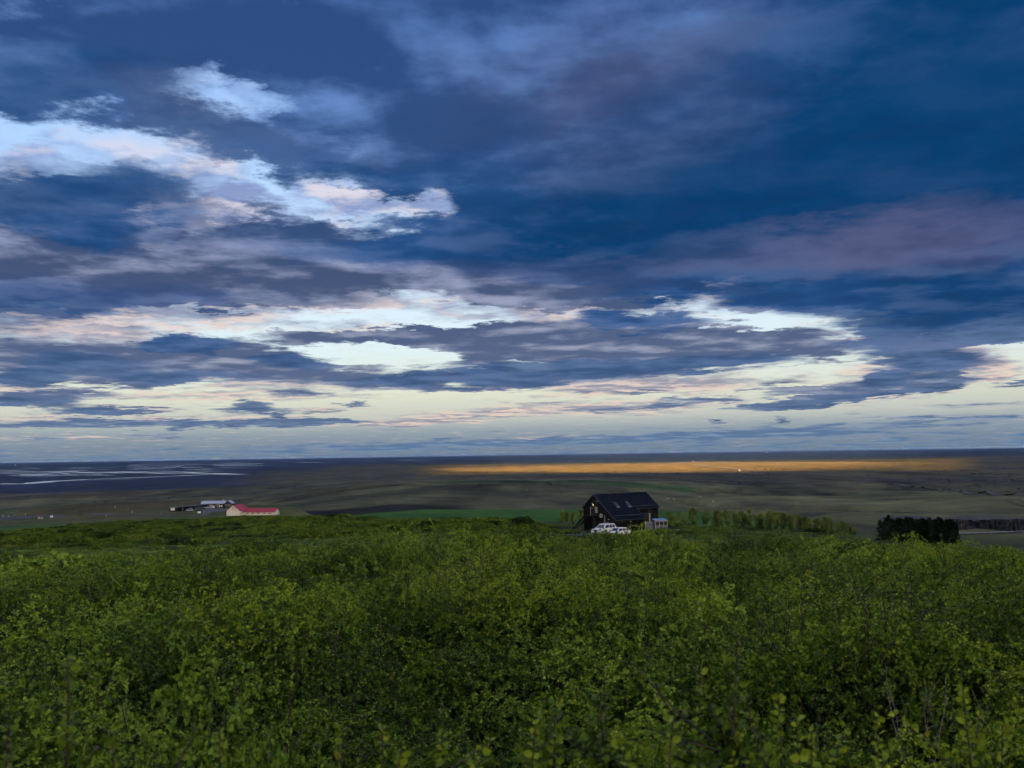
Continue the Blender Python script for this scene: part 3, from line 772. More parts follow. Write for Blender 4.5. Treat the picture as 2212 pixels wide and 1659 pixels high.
# vertical boards told apart by their cover strips
def battens(parent, face):
    g = []
    if face == 'gable':
        for k in range(15):
            y = .3 + k * .58
            g.append(Geo().box(-.035, -.002, y, y + .05, .05, zr(y) - .3).build('cover_strip', M['black_wood'], parent))
    elif face == 'front':
        for k in range(12):
            x = .3 + k * .58; Geo().box(x, x + .05, -.035, -.002, .05, zr(0) - .3).build('cover_strip', M['black_wood'], parent)
    else:
        for k in range(10):
            x = LF + .3 + k * .58; Geo().box(x, x + .05, YN - .035, YN - .002, .05, zr(YN) - .3).build('cover_strip', M['black_wood'], parent)
for f_ in ('gable', 'front', 'side'): battens(wall, f_)
# roof: front slope in two panels, rear slope, verge and eave trims, seams, snow guards
ov = .18
roof = empty('roof'); roof.parent = cab
def slope(x0, x1, ya, yb, name='panel'):
    th = .10
    return Geo().poly([(x0, ya, zr(ya)), (x1, ya, zr(ya)), (x1, yb, zr(yb)), (x0, yb, zr(yb)), (x0, ya, zr(ya) - th), (x1, ya, zr(ya) - th), (x1, yb, zr(yb) - th), (x0, yb, zr(yb) - th)],
                      [(3, 2, 1, 0), (4, 5, 6, 7), (0, 1, 5, 4), (1, 2, 6, 5), (2, 3, 7, 6), (3, 0, 4, 7)])
bpy.data.objects.remove(roof)
roof = slope(-ov, LF + ov * .3, -ov, RY).build('roof', M['black_metal'], cab)
slope(LF + ov * .3 + .002, LT + ov, YN - ov, RY).build('roof_panel', M['black_metal'], roof)
slope(-ov, LT + ov, RY + .002, WD + ov).build('roof_panel', M['black_metal'], roof)
def seam(x, ya, yb):
    q = [(x, ya, zr(ya) + .002), (x + .045, ya, zr(ya) + .002), (x + .045, yb, zr(yb) + .002), (x, yb, zr(yb) + .002)]
    return Geo().slab(q, .05).build('seam', M['black_metal'], roof)
for k in range(21):
    x = -ov + .45 + .6 * k
    if x < LT: seam(x, (-ov if x < LF else YN - ov), RY - .1)
Geo().box(-ov - .02, LT + ov + .02, RY - .12, RY + .12, ZR - .02, ZR + .06).build('ridge_cap', M['trim'], roof)
def verge(x, ya, yb, name='verge'):
    q = [(x, ya, zr(ya) - .13), (x, yb, zr(yb) - .13)]
    g = Geo().poly([(x - .03, ya, zr(ya) - .16), (x - .03, yb, zr(yb) - .16), (x - .03, yb, zr(yb) + .07), (x - .03, ya, zr(ya) + .07),
                    (x + .03, ya, zr(ya) - .16), (x + .03, yb, zr(yb) - .16), (x + .03, yb, zr(yb) + .07), (x + .03, ya, zr(ya) + .07)],
                   [(3, 2, 1, 0), (4, 5, 6, 7), (0, 1, 5, 4), (1, 2, 6, 5), (2, 3, 7, 6), (3, 0, 4, 7)])
    return g.build(name, M['trim'], roof)
verge(-ov - .035, -ov, RY); verge(-ov - .035, RY, WD + ov); verge(LT + ov + .035, YN - ov, RY); verge(LT + ov + .035, RY, WD + ov); verge(LF + .1, -ov, YN - ov - .02)
Geo().box(-ov, LF + .05, -ov - .14, -ov - .02, zr(-ov) - .18, zr(-ov) - .04).build('gutter', M['trim'], roof)
Geo().box(LF + .15, LT + ov, YN - ov - .14, YN - ov - .02, zr(YN - ov) - .18, zr(YN - ov) - .04).build('gutter', M['trim'], roof)
for x0, x1, y in ((.5, 2.9, .45), (3.2, 6.6, .45), (LF - .6, LT - .4, YN + .1)):
    Geo().tube((x0, y, zr(y) + .16), (x1, y, zr(y) + .16), .035).tube((x0, y + .12, zr(y + .12) + .12), (x1, y + .12, zr(y + .12) + .12), .03).build('snow_guard', M['trim'], roof)
for uc in (3.05, 5.9):
    yc = RY - 2.54; hw, hl = .36, .50
    def rp(x, y, dz): return (x, y, zr(y) + dz)
    fr = Geo().slab([rp(uc - hw, yc - hl, .002), rp(uc + hw, yc - hl, .002), rp(uc + hw, yc + hl, .002), rp(uc - hw, yc + hl, .002)], .12).build('skylight', M['trim'], roof)
    Geo().slab([rp(uc - hw + .08, yc - hl + .08, .125), rp(uc + hw - .08, yc - hl + .08, .125), rp(uc + hw - .08, yc + hl - .08, .125), rp(uc - hw + .08, yc + hl - .08, .125)], .012).build('pane', M['skyglass'], fr)
    Geo().slab([rp(uc - hw - .03, yc - hl - .14, .01), rp(uc + hw + .03, yc - hl - .14, .01), rp(uc + hw + .03, yc - hl - .005, .01), rp(uc - hw - .03, yc - hl - .005, .01)], .05).build('flashing', M['steel'], fr)

def opening_gable(y0, y1, z0, z1, pane, name='window', bars=1):
    g = Geo(); t_ = .07
    g.box(-.09, -.001, y0, y0 + t_, z0, z1).box(-.09, -.001, y1 - t_, y1, z0, z1).box(-.09, -.001, y0 + t_, y1 - t_, z1 - t_, z1).box(-.09, -.001, y0 + t_, y1 - t_, z0, z0 + t_)
    fr = g.build(name, M['trim'], cab)
    Geo().box(-.03, -.004, y0 + t_ + .001, y1 - t_ - .001, z0 + t_ + .001, z1 - t_ - .001).build('pane', pane, fr)
    return fr
def opening_front(x0, x1, z0, z1, yy, pane, nx=1, nz=1, name='window'):
    g = Geo(); t_ = .08
    g.box(x0, x0 + t_, yy - .09, yy - .001, z0, z1).box(x1 - t_, x1, yy - .09, yy - .001, z0, z1).box(x0 + t_, x1 - t_, yy - .09, yy - .001, z1 - t_, z1).box(x0 + t_, x1 - t_, yy - .09, yy - .001, z0, z0 + t_)
    for k in range(1, nx): x = x0 + (x1 - x0) * k / nx; g.box(x - .03, x + .03, yy - .085, yy - .002, z0 + t_, z1 - t_)
    fr = g.build(name, M['trim'], cab)
    for i in range(nx):
        for j in range(nz):
            a = x0 + t_ + (x1 - x0 - 2 * t_) * i / nx + .035; b_ = x0 + t_ + (x1 - x0 - 2 * t_) * (i + 1) / nx - .035
            c = z0 + t_ + (z1 - z0 - 2 * t_) * j / nz + .02; d_ = z0 + t_ + (z1 - z0 - 2 * t_) * (j + 1) / nz - .02
            Geo().box(a, b_, yy - .035, yy - .004, c, d_).build('pane', pane, fr)
    return fr
# gable: upper door with pale reveals, narrow window, entrance, wreath, lamps
dr = opening_gable(5.35, 6.45, 2.75, 4.35, M['glass'], 'door')
Geo().box(-.12, -.001, 6.46, 6.62, 2.75, 4.3).build('reveal', M['lit_trim'], dr); Geo().box(-.12, -.001, 4.75, 5.2, 3.2, 4.3).build('reveal', M['lit_trim'], dr)
opening_gable(2.55, 2.95, .9, 2.9, M['lit_trim'])
d2 = opening_gable(5.3, 6.3, .06, 2.25, M['black_plastic'], 'door')
Geo().box(-.13, -.09, 5.45, 5.5, 1.0, 1.12).build('handle', M['chrome'], d2)
wr = Geo()
for k in range(14):
    a0, a1 = 2 * math.pi * k / 14, 2 * math.pi * (k + 1) / 14
    wr.tube((-.06, 3.7 + .3 * math.cos(a0), 2.75 + .3 * math.sin(a0)), (-.06, 3.7 + .3 * math.cos(a1), 2.75 + .3 * math.sin(a1)), .085, 6)
wr.build('wreath', M['wreath'], cab)
for y, z in ((5.75, 4.62), (6.05, 4.85), (4.55, 5.3), (1.85, 1.55), (1.6, 2.15)):
    l_ = Geo().box(-.10, -.001, y - .06, y + .06, z - .08, z + .10).build('wall_lamp', M['black_plastic'], cab)
    Geo().ball((-.14, y, z), .07).build('bulb', M['lamp'] if z > 4.5 and y > 5 and y < 6 else M['white_paint'], l_)
for x in (1.6, 2.2, 3.6, 5.3):
    l_ = Geo().box(x - .06, x + .06, -.10, -.001, 1.62, 1.80).build('wall_lamp', M['black_plastic'], cab)
    Geo().ball((x, -.14, 1.70), .07 if x == 3.6 else .05).build('bulb', M['white_paint'] if x == 3.6 else M['trim'], l_)
# set-back wing: glazed door and window with view-green panes
opening_front(LF + .25, LF + 1.15, .1, 2.85, YN, M['viewglass'], 1, 2, 'door')
opening_front(LF + 1.5, LF + 3.3, .95, 2.85, YN, M['viewglass'], 2, 3)
Geo().box(LF + 3.35, LF + 3.7, YN - .05, YN - .002, .95, 2.8).build('reveal', M['lit_trim'], cab)
# outside stair to the upper door
st = Geo().box(-1.55, -.13, 4.5, 6.9, 2.55, 2.7).build('stair_landing', M['black_wood'], cab)
for y in (4.6, 6.8):
    Geo().box(-1.5, -1.38, y - .06, y + .06, 0, 2.55).build('post', M['black_wood'], st)
    Geo().box(-1.5, -1.42, y - .04, y + .04, 2.7, 3.7).build('post', M['black_wood'], st)
Geo().box(-1.5, -1.42, 4.65, 6.75, 3.62, 3.72).build('handrail', M['black_wood'], st)
for k in range(9):
    Geo().box(-1.48, -1.44, 4.8 + k * .22, 4.83 + k * .22, 2.72, 3.62).build('baluster', M['black_wood'], st)
stair = Geo()
for s_ in (-1.5, -.35):
    stair.poly([(s_, 6.9, 2.4), (s_ + .06, 6.9, 2.4), (s_ + .06, 10.1, -.05), (s_, 10.1, -.05), (s_, 6.9, 2.68), (s_ + .06, 6.9, 2.68), (s_ + .06, 10.1, .25), (s_, 10.1, .25)],
               [(3, 2, 1, 0), (4, 5, 6, 7), (0, 1, 5, 4), (1, 2, 6, 5), (2, 3, 7, 6), (3, 0, 4, 7)])
stair = stair.build('stair_stringer', M['black_wood'], cab)
for k in range(13):
    Geo().box(-1.43, -.36, 7.0 + k * .23, 7.24 + k * .23, 2.46 - k * .18, 2.51 - k * .18).build('tread', M['black_wood'], stair)
Geo().tube((-1.47, 6.8, 3.67), (-1.47, 10.05, 1.15), .04).tube((-1.47, 10.05, 1.15), (-1.47, 10.05, 0), .045).tube((-1.47, 8.4, 2.4), (-1.47, 8.4, 1.4), .03).build('handrail', M['black_wood'], stair)
Geo().box(8.2, 8.75, 6.1, 6.65, ZR - .6, ZR + .02).build('chimney', M['black_metal'], cab) if False else None

# ------------------------------------------------------------------ bath hut and deck to the right of the cabin
def local(x, y, z=0.0):
    c_, s_ = math.cos(PHI), math.sin(PHI)
    return Vector((HOUSE.x + x * c_ - y * s_, HOUSE.y + x * s_ + y * c_, HOUSE.z + z))
HUTP = at_d(1592, 178.5); HUTP.z = HOUSE.z + .25
hut = empty('bath_hut', HUTP, R(16), 'grey boarded hot tub enclosure with blue cover beside the cabin', 'hut')
HW, HD, HH = 2.35, 1.5, 1.75
for x0, y0, x1, y1, nm in ((0, 0, HW, .06, 'front'), (0, .061, .06, HD, 'left'), (HW - .06, .061, HW, HD, 'right'), (.061, HD - .06, HW - .061, HD, 'back')):
    n = 9 if nm != 'front' else 6
    h = (HH - .05) / 9
    pnl = None
    for k in range(n):
        o_ = Geo().box(x0, x1, y0, y1, .02 + k * h, .02 + k * h + h - .03).build('board', M['grey_wood'], hut)
for x in (0, HW / 3, 2 * HW / 3, HW - .1):
    Geo().box(x - .02, x + .09, -.05, -.002, 0, HH).build('post', M['hut_trim'], hut)
Geo().box(-.04, HW + .04, -.06, -.003, HH + .002, HH + .12).build('top_rail', M['hut_trim'], hut)
Geo().box(-.06, -.002, -.05, HD, HH + .002, HH + .10).build('top_rail', M['grey_wood'], hut)
Geo().box(.08, HW - .08, .12, HD - .08, .02, HH - .25).build('tub', M['black_plastic'], hut)
Geo().poly([(-.02, .0, HH + .13), (HW + .02, .0, HH + .13), (HW + .02, HD, HH + .34), (-.02, HD, HH + .34), (-.02, .0, HH + .18), (HW + .02, .0, HH + .18), (HW + .02, HD, HH + .39), (-.02, HD, HH + .39)],
           [(3, 2, 1, 0), (4, 5, 6, 7), (0, 1, 5, 4), (1, 2, 6, 5), (2, 3, 7, 6), (3, 0, 4, 7)]).build('cover', M['blue_cover'], hut)
# the hut's left flank
lf = empty('x'); bpy.data.objects.remove(lf)
for k in range(9):
    h = (HH - .05) / 9
    Geo().box(-1.55, -.07, .62, .68, .02 + k * h, .02 + k * h + h - .03).build('board', M['grey_wood'], hut)
Geo().box(-1.62, -1.5, .58, .72, 0, HH + .05).build('post', M['hut_trim'], hut)
for x in (-1.3, -.9, -.5):
    Geo().ball((x, .58, HH - .22), .06).build('bulb', M['white_paint'], hut)
deck = empty('deck', HUTP + Vector((2.4, .5, -.25)), R(10), 'low pale timber deck edge right of the hot tub enclosure', 'deck')
for k in range(5):
    Geo().box(0, 3.4, .3 * k, .3 * k + .27, .30, .36).build('plank', M['grey_wood'], deck)
Geo().box(0, 3.4, -.05, -.002, .06, .34).build('fascia', M['concrete'], deck)
for x in (.1, 1.6, 3.2): Geo().box(x, x + .12, .1, .22, -.4, .298).build('leg', M['grey_wood'], deck)

# ------------------------------------------------------------------ gravel drive
dv = []
for u, d, wdt in ((1330, 163, 5), (1355, 168, 7), (1390, 171, 8), (1420, 174, 8), (1450, 175.5, 8), (1480, 176, 7), (1505, 176, 5)):
    p = at_d(u, d); dv.append((p.x, p.y, wdt))
V, Fc = ribbon([p[:2] for p in dv], [p[2] for p in dv], .05, '', None)
o_ = mesh_obj('driveway', V, Fc, M['asphalt']); tag(o_, 'dark gravel drive in front of the cabin', 'driveway', kind='structure')

# ------------------------------------------------------------------ cars
def make_car(kind, L=4.6, W=1.85, H=1.75, paint_m=None):
    """front faces -x, origin on the ground under the middle"""
    pm = paint_m or M['car_white']
    t_ = empty('car')
    suv = kind == 'suv'
    hb = .60 * H if suv else .59 * H            # belt line
    hood = .64 * H if suv else .60 * H
    # body profile with wheel arches (x, z), going round
    rw = .37 if suv else .33
    wf, wr_ = -L / 2 + .19 * L, L / 2 - .20 * L
    def arch(xc): return [(xc + (rw + .07) * math.cos(a), .30 + (rw + .07) * math.sin(a)) for a in np.linspace(math.pi, 0, 9)]
    low = [(-L / 2 + .05, .34)] + arch(wf) + arch(wr_) + [(L / 2 - .05, .36)]
    up = [(L / 2, .62), (L / 2 - .02, hb - .04), (L / 2 - .10, hb), (-L / 2 + .27 * L, hb + .01), (-L / 2 + .14, hood - .13), (-L / 2 + .02, hood - .24), (-L / 2, .52)]
    prof = low + up
    g = Geo(); n = len(prof)
    for y, ins in ((-W / 2 + .06, .035), (-W / 2, 0), (W / 2, 0), (W / 2 - .06, .035)): pass
    rows = []
    for y, k in ((-W / 2 + .10, .985), (-W / 2, 1.0), (W / 2, 1.0), (W / 2 - .10, .985)): rows.append([(x * k, y, .45 + (z - .45) * (1.0 if k == 1 else 1.0)) for x, z in prof])
    rows = [rows[0], rows[1], rows[2], rows[3]]
    pts = [p for r_ in (rows[1], rows[2]) for p in r_]
    g.poly(pts, [tuple(range(n))[::-1], tuple(range(n, 2 * n))] + [(i, (i + 1) % n, n + (i + 1) % n, n + i) for i in range(n)])
    body = g.build('body', pm, t_, False, .03)
    # cabin: lower ring at belt, upper ring at roof
    xa, xb = -L / 2 + .23 * L, L / 2 - .06
    ra, rb = -L / 2 + .40 * L, L / 2 - (.16 * L if not suv else .09 * L)
    yb_, yt = W / 2 - .05, W / 2 - .24
    base = [(xa, -yb_, hb), (xb, -yb_, hb), (xb, yb_, hb), (xa, yb_, hb)]
    mid = [(ra, -yt, H - .06), (rb, -yt, H - .06 - (0 if suv else .08)), (rb, yt, H - .06 - (0 if suv else .08)), (ra, yt, H - .06)]
    Geo().poly(base + mid, [(3, 2, 1, 0), (4, 5, 6, 7), (0, 1, 5, 4), (1, 2, 6, 5), (2, 3, 7, 6), (3, 0, 4, 7)]).build('cabin_shell', pm, t_)
    rf = Geo().poly([(ra - .05, -yt - .01, H - .06), (rb + .06, -yt - .01, H - .06 - (0 if suv else .08)), (rb + .06, yt + .01, H - .06 - (0 if suv else .08)), (ra - .05, yt + .01, H - .06),
                     (ra + .1, -yt + .08, H), (rb - .1, -yt + .08, H - (0 if suv else .07)), (rb - .1, yt - .08, H - (0 if suv else .07)), (ra + .1, yt - .08, H)],
                    [(3, 2, 1, 0), (4, 5, 6, 7), (0, 1, 5, 4), (1, 2, 6, 5), (2, 3, 7, 6), (3, 0, 4, 7)]).build('roof', pm, t_, False, .015)
    if suv:
        for s_ in (-1, 1): Geo().tube((ra + .15, s_ * (yt - .04), H + .05), (rb - .2, s_ * (yt - .04), H + .05), .025).build('roof_rail', M['chrome'], t_)
    def lerp(a, b, f): return tuple(a[i] + (b[i] - a[i]) * f for i in range(3))
    def quad(a, b, c, d, s0, s1, t0, t1, off):
        p = [lerp(lerp(a, b, s), lerp(d, c, s), t2) for s, t2 in ((s0, t0), (s1, t0), (s1, t1), (s0, t1))]
        nrm = (Vector(p[1]) - Vector(p[0])).cross(Vector(p[3]) - Vector(p[0])).normalized() * off
        return [tuple(Vector(q) + nrm) for q in p]
    # glass: windscreen, rear window, three side lights per side
    a, b_, c, d_ = base[3], base[0], mid[0], mid[3]
    Geo().slab(quad(a, b_, c, d_, .06, .94, .10, .94, .004), .012).build('windscreen', M['glass'], t_)
    a, b_, c, d_ = base[1], base[2], mid[2], mid[1]
    Geo().slab(quad(a, b_, c, d_, .08, .92, .22, .92, .004), .012).build('rear_window', M['glass'], t_)
    for s_ in (0, 1):
        a, b_, c, d_ = (base[0], base[1], mid[1], mid[0]) if s_ == 0 else (base[2], base[3], mid[3], mid[2])
        cuts = [(.07, .40), (.43, .70), (.73, .93)]
        for c0, c1 in cuts:
            if s_: c0, c1 = 1 - c1, 1 - c0
            Geo().slab(quad(a, b_, c, d_, c0, c1, .10, .90, .004), .012).build('side_window', M['glass'], t_)
    for s_ in (-1, 1):
        for xc in (wf, wr_):
            tyre = Geo().tube((xc, s_ * (W / 2 - .24), rw), (xc, s_ * (W / 2 - .01), rw), rw, 16).build('wheel', M['rubber'], t_)
            Geo().tube((xc, s_ * (W / 2 - .012), rw), (xc, s_ * (W / 2 + .008), rw), rw * .64, 12).build('rim', M['alloy'], tyre)
        Geo().box(-L / 2 - .015, -L / 2 + .30, min(s_ * (W / 2 - .45), s_ * (W / 2 - .02)), max(s_ * (W / 2 - .45), s_ * (W / 2 - .02)), hood - .34, hood - .20).build('headlight', M['chrome'], t_, False, .02)
        Geo().box(L / 2 - .1, L / 2 + .015, min(s_ * (W / 2 - .25), s_ * (W / 2 - .03)), max(s_ * (W / 2 - .25), s_ * (W / 2 - .03)), hb - .34, hb - .06).build('tail_light', M['door_red'], t_)
        Geo().ball((xa + .25, s_ * (W / 2 + .09), hb + .08), (.07, .11, .08)).build('mirror', pm, t_)
        for xs in (xa + (xb - xa) * .40, xa + (xb - xa) * .68):
            Geo().box(xs, xs + .14, min(s_ * W / 2, s_ * (W / 2 + .02)), max(s_ * W / 2, s_ * (W / 2 + .02)), hb - .16, hb - .12).build('door_handle', M['chrome'], t_)
    Geo().box(-L / 2 - .02, -L / 2 + .05, -.42, .42, hood - .42, hood - .20).build('grille', M['black_plastic'], t_, False, .015)
    Geo().box(-L / 2 - .04, -L / 2 + .08, -W / 2 + .2, W / 2 - .2, .30, .46).build('bumper', M['black_plastic'], t_, False, .02)
    Geo().box(-L / 2 - .03, -L / 2 - .022, -.26, .26, hood - .56, hood - .45).build('number_plate', M['white_paint'], t_)
    return t_

def put_car(c, u, d, rz, label, group, dz=0.0, sc_=1.0):
    p = at_d(u, d); c.location = p + Vector((0, 0, dz)); c.rotation_euler = (0, 0, rz)
    tag(c, label, 'car', group); return c
suv = make_car('suv', 4.75, 1.88, 1.82)
put_car(suv, 1468, 175.0, R(46), 'large white off-road car with roof rails parked at the cabin', None, .07)
hatch = make_car('hatch', 4.2, 1.78, 1.50)
put_car(hatch, 1502, 171.0, R(38), 'smaller white hatchback parked right of the large white car', None, .05)

# ------------------------------------------------------------------ farm on the knoll (left)
def gable_block(parent, x0, x1, y0, y1, h, rise, wall_m, roof_m, along='x', name='wall', ovh=.3, th=.14):
    """block with a pitched roof; ridge along x or y"""
    g = Geo()
    if along == 'x':
        ym = (y0 + y1) / 2
        wl = g.extr([(y0, 0), (y0, h), (ym, h + rise), (y1, h), (y1, 0)], x0, x1, 'x').build(name, wall_m, parent)
        sl = rise / (ym - y0)
        roofs = []
        for s_, ya in ((-1, y0), (1, y1)):
            yo = ya + s_ * ovh; zo = h - ovh * sl + .02; zt_ = h + rise + .02
            pts = [(x0 - ovh, yo, zo), (x1 + ovh, yo, zo), (x1 + ovh, ym + s_ * .001, zt_), (x0 - ovh, ym + s_ * .001, zt_)]
            pts += [(p[0], p[1], p[2] + th) for p in pts]
            roofs.append(Geo().poly(pts, [(3, 2, 1, 0), (4, 5, 6, 7), (0, 1, 5, 4), (1, 2, 6, 5), (2, 3, 7, 6), (3, 0, 4, 7)]).build('roof', roof_m, parent))
    else:
        xm = (x0 + x1) / 2
        wl = g.extr([(x0, 0), (x0, h), (xm, h + rise), (x1, h), (x1, 0)], y0, y1, 'y').build(name, wall_m, parent)
        sl = rise / (xm - x0)
        roofs = []
        for s_, xa in ((-1, x0), (1, x1)):
            xo = xa + s_ * ovh; zo = h - ovh * sl + .02; zt_ = h + rise + .02
            pts = [(xo, y0 - ovh, zo), (xo, y1 + ovh, zo), (xm + s_ * .001, y1 + ovh, zt_), (xm + s_ * .001, y0 - ovh, zt_)]
            pts += [(p[0], p[1], p[2] + th) for p in pts]
            roofs.append(Geo().poly(pts, [(3, 2, 1, 0), (4, 5, 6, 7), (0, 1, 5, 4), (1, 2, 6, 5), (2, 3, 7, 6), (3, 0, 4, 7)]).build('roof', roof_m, parent))
    return wl, roofs

def pane_front(parent, x0, x1, z0, z1, y, mat, frame=None, name='window', t_=.09):
    """opening in a wall that faces -y"""
    g = Geo().box(x0 - t_, x0, y - .08, y - .002, z0 - t_, z1 + t_).box(x1, x1 + t_, y - .08, y - .002, z0 - t_, z1 + t_).box(x0, x1, y - .08, y - .002, z1, z1 + t_).box(x0, x1, y - .08, y - .002, z0 - t_, z0)
    f_ = g.build(name, frame or M['white_paint'], parent)
    Geo().box(x0 + .002, x1 - .002, y - .03, y - .004, z0 + .002, z1 - .002).build('pane', mat, f_)
    return f_
def pane_side(parent, y0, y1, z0, z1, x, mat, frame=None, name='window', t_=.09):
    """opening in a wall that faces +x"""
    g = Geo().box(x + .002, x + .08, y0 - t_, y0, z0 - t_, z1 + t_).box(x + .002, x + .08, y1, y1 + t_, z0 - t_, z1 + t_).box(x + .002, x + .08, y0, y1, z1, z1 + t_).box(x + .002, x + .08, y0, y1, z0 - t_, z0)
    f_ = g.build(name, frame or M['white_paint'], parent)
    Geo().box(x + .004, x + .03, y0 + .002, y1 - .002, z0 + .002, z1 - .002).build('pane', mat, f_)
    return f_

BP = at_px(553, 1259.5)
barn = empty('barn', BP, R(-8), 'cream walled barn with red roof and long low wing', 'barn')
gable_block(barn, 0, 7.9, 0, 14, 2.75, 3.2, M['cream_wall'], M['red_roof'], 'y')
dfr = pane_front(barn, 2.9, 5.2, .08, 2.4, 0, M['white_paint'], M['white_paint'], 'barn_door')
for k in range(1, 4): Geo().box(2.9 + k * .575 - .02, 2.9 + k * .575 + .02, -.045, -.031, .1, 2.38).build('groove', M['grey_wood'], dfr)
pane_front(barn, 3.75, 4.25, 4.0, 4.7, 0, M['glass'], None, 'hatch')
wing, wr2 = gable_block(barn, 7.95, 27.0, 3.4, 10.6, 1.75, 2.0, M['cream_wall'], M['red_roof'], 'x', 'wing_wall')
for k in range(5): pane_front(barn, 10.3 + k * 3.35, 11.2 + k * 3.35, .85, 1.35, 3.4, M['glass'], M['cream_wall'])
pane_side(barn, 4.6, 6.9, .08, 2.0, 27.0, M['white_paint'], M['silver_roof'], 'sliding_door'); pane_side(barn, 7.2, 9.4, .08, 2.0, 27.0, M['silver_roof'], M['white_paint'], 'sliding_door')
pane_side(barn, 6.5, 7.5, 2.45, 2.95, 27.0, M['glass'])
for k in range(22):      # ribs of the wing's roof sheets
    x = 8.2 + k * .88
    Geo().poly([(x, 3.1, 1.75 - .3 * 2 / 3.6 + .165), (x + .07, 3.1, 1.75 - .3 * 2 / 3.6 + .165), (x + .07, 6.95, 3.88), (x, 6.95, 3.88),
                (x, 3.1, 1.75 - .3 * 2 / 3.6 + .205), (x + .07, 3.1, 1.75 - .3 * 2 / 3.6 + .205), (x + .07, 6.95, 3.92), (x, 6.95, 3.92)],
               [(3, 2, 1, 0), (4, 5, 6, 7), (0, 1, 5, 4), (1, 2, 6, 5), (2, 3, 7, 6), (3, 0, 4, 7)]).build('roof_rib', M['red_roof'], wr2[0])

LP = at_px(414.5, 1249)
LQ = at_px(493, 1241)
ang = math.atan2(LQ.y - LP.y, LQ.x - LP.x)
lodge = empty('lodge', LP, 0, 'long low black lodge with flat roof and white panel on its end', 'lodge')
dxy = Vector((LQ.x - LP.x, LQ.y - LP.y, 0)); Ln = dxy.length; ux = dxy.normalized(); vx = Vector((-ux.y, ux.x, 0))
lodge.rotation_euler = (0, 0, ang - R(90))       # local y runs along the building
EW = 4.2
lodge_w = Geo().box(0, EW, 0, Ln, 0, 2.5).build('wall', M['black_wood'], lodge)
Geo().box(-.25, EW + .25, -.25, Ln + .25, 2.502, 2.72).build('roof', M['black_metal'], lodge)
Geo().box(-.3, EW + .3, -.3, -.252, 2.45, 2.78).build('fascia', M['steel'], lodge)
Geo().box(EW + .252, EW + .30, -.25, Ln + .25, 2.52, 2.74).build('fascia', M['steel'], lodge)
pane_front(lodge, .75, 3.5, .75, 2.1, 0, M['white_paint'], M['white_paint'], 'end_panel')
for k in range(7):
    y = 2.2 + k * (Ln - 4) / 7
    pane_side(lodge, y, y + 1.0, .15, 2.1, EW, M['lit_trim'] if k in (1, 3) else M['glass'], M['trim'], 'door')
    pane_side(lodge, y + 1.6, y + 2.8, .95, 2.0, EW, M['glass'], M['trim'])
    Geo().box(EW + .02, EW + 1.3, y + 3.1, y + 3.2, .02, 2.1).build('screen_wall', M['black_wood'], lodge)

SP = at_px(491, 1240)
silo = empty('guesthouse', SP, R(4), 'black walled building with long pale metal roof behind the yard', 'house')
gable_block(silo, 0, 15.5, 0, 8, 2.7, 1.55, M['black_wood'], M['silver_roof'], 'x')
pane_front(silo, 2.1, 4.0, .08, 2.2, 0, M['white_paint'], M['white_paint'], 'garage_door')
for k, x in enumerate((5.6, 7.3, 9.4)): pane_front(silo, x, x + 1.0, .9, 2.0, 0, M['glass'] if k != 0 else M['lit_trim'], M['white_paint'])
pane_front(silo, 10.9, 11.6, .08, 2.1, 0, M['door_red'], M['white_paint'], 'door')
w2, r2 = gable_block(silo, 15.52, 20.6, -2.2, 7.5, 2.6, 1.75, M['black_wood'], M['silver_roof'], 'y', 'cross_wing_wall')
for x in (16.3, 17.9, 19.2): pane_front(silo, x, x + .9, .95, 2.3, -2.2, M['glass'], M['white_paint'])
Geo().extr([(11.8, 0), (11.8, 1.9), (13.6, 2.45), (15.5, 2.1), (15.5, 0)], -2.6, -.02, 'y').build('annex_wall', M['black_wood'], silo)
pane_front(silo, 12.3, 13.1, .6, 1.5, -2.6, M['white_paint']); pane_front(silo, 13.9, 14.4, .6, 1.6, -2.6, M['white_paint'])
Geo().poly([(11.5, -2.9, 1.86), (13.6, -2.9, 2.5), (13.6, 0, 2.5), (11.5, 0, 1.86), (11.5, -2.9, 2.0), (13.6, -2.9, 2.64), (13.6, 0, 2.64), (11.5, 0, 2.0)], [(3, 2, 1, 0), (4, 5, 6, 7), (0, 1, 5, 4), (1, 2, 6, 5), (2, 3, 7, 6), (3, 0, 4, 7)]).build('annex_roof', M['silver_roof'], silo)
Geo().tube((17.9, 4, 4.3), (17.9, 4, 6.6), .06).build('mast', M['steel'], silo)
Geo().box(13.6, 14.1, 3.6, 4.2, 4.0, 4.9).build('chimney', M['white_paint'], silo)

def patch_sheet(name, px, mat, lift, label):
    P_ = [at_px(u, v) for u, v in px]
    V = [(p.x, p.y, p.z + lift) for p in P_]
    o = mesh_obj(name, V, [tuple(range(len(V)))], mat)
    bm = bmesh.new(); bm.from_mesh(o.data)
    bmesh.ops.triangulate(bm, faces=bm.faces); bmesh.ops.subdivide_edges(bm, edges=bm.edges, cuts=5, use_grid_fill=True)
    for v in bm.verts: v.co.z = float(ground(v.co.x, v.co.y)) + lift
    bmesh.ops.recalc_face_normals(bm, faces=bm.faces)
    for f in bm.faces:
        if f.normal.z < 0: f.normal_flip()
    bm.to_mesh(o.data); bm.free()
    return tag(o, label, 'yard', kind='structure')
patch_sheet('yard', [(492, 1247), (505, 1241.5), (557, 1241.5), (562, 1246), (545, 1249.5), (520, 1252), (508, 1256), (498, 1260), (484, 1260.5), (494, 1255.5), (496, 1252)], M['asphalt'], .22, 'dark asphalt yard between the farm buildings')

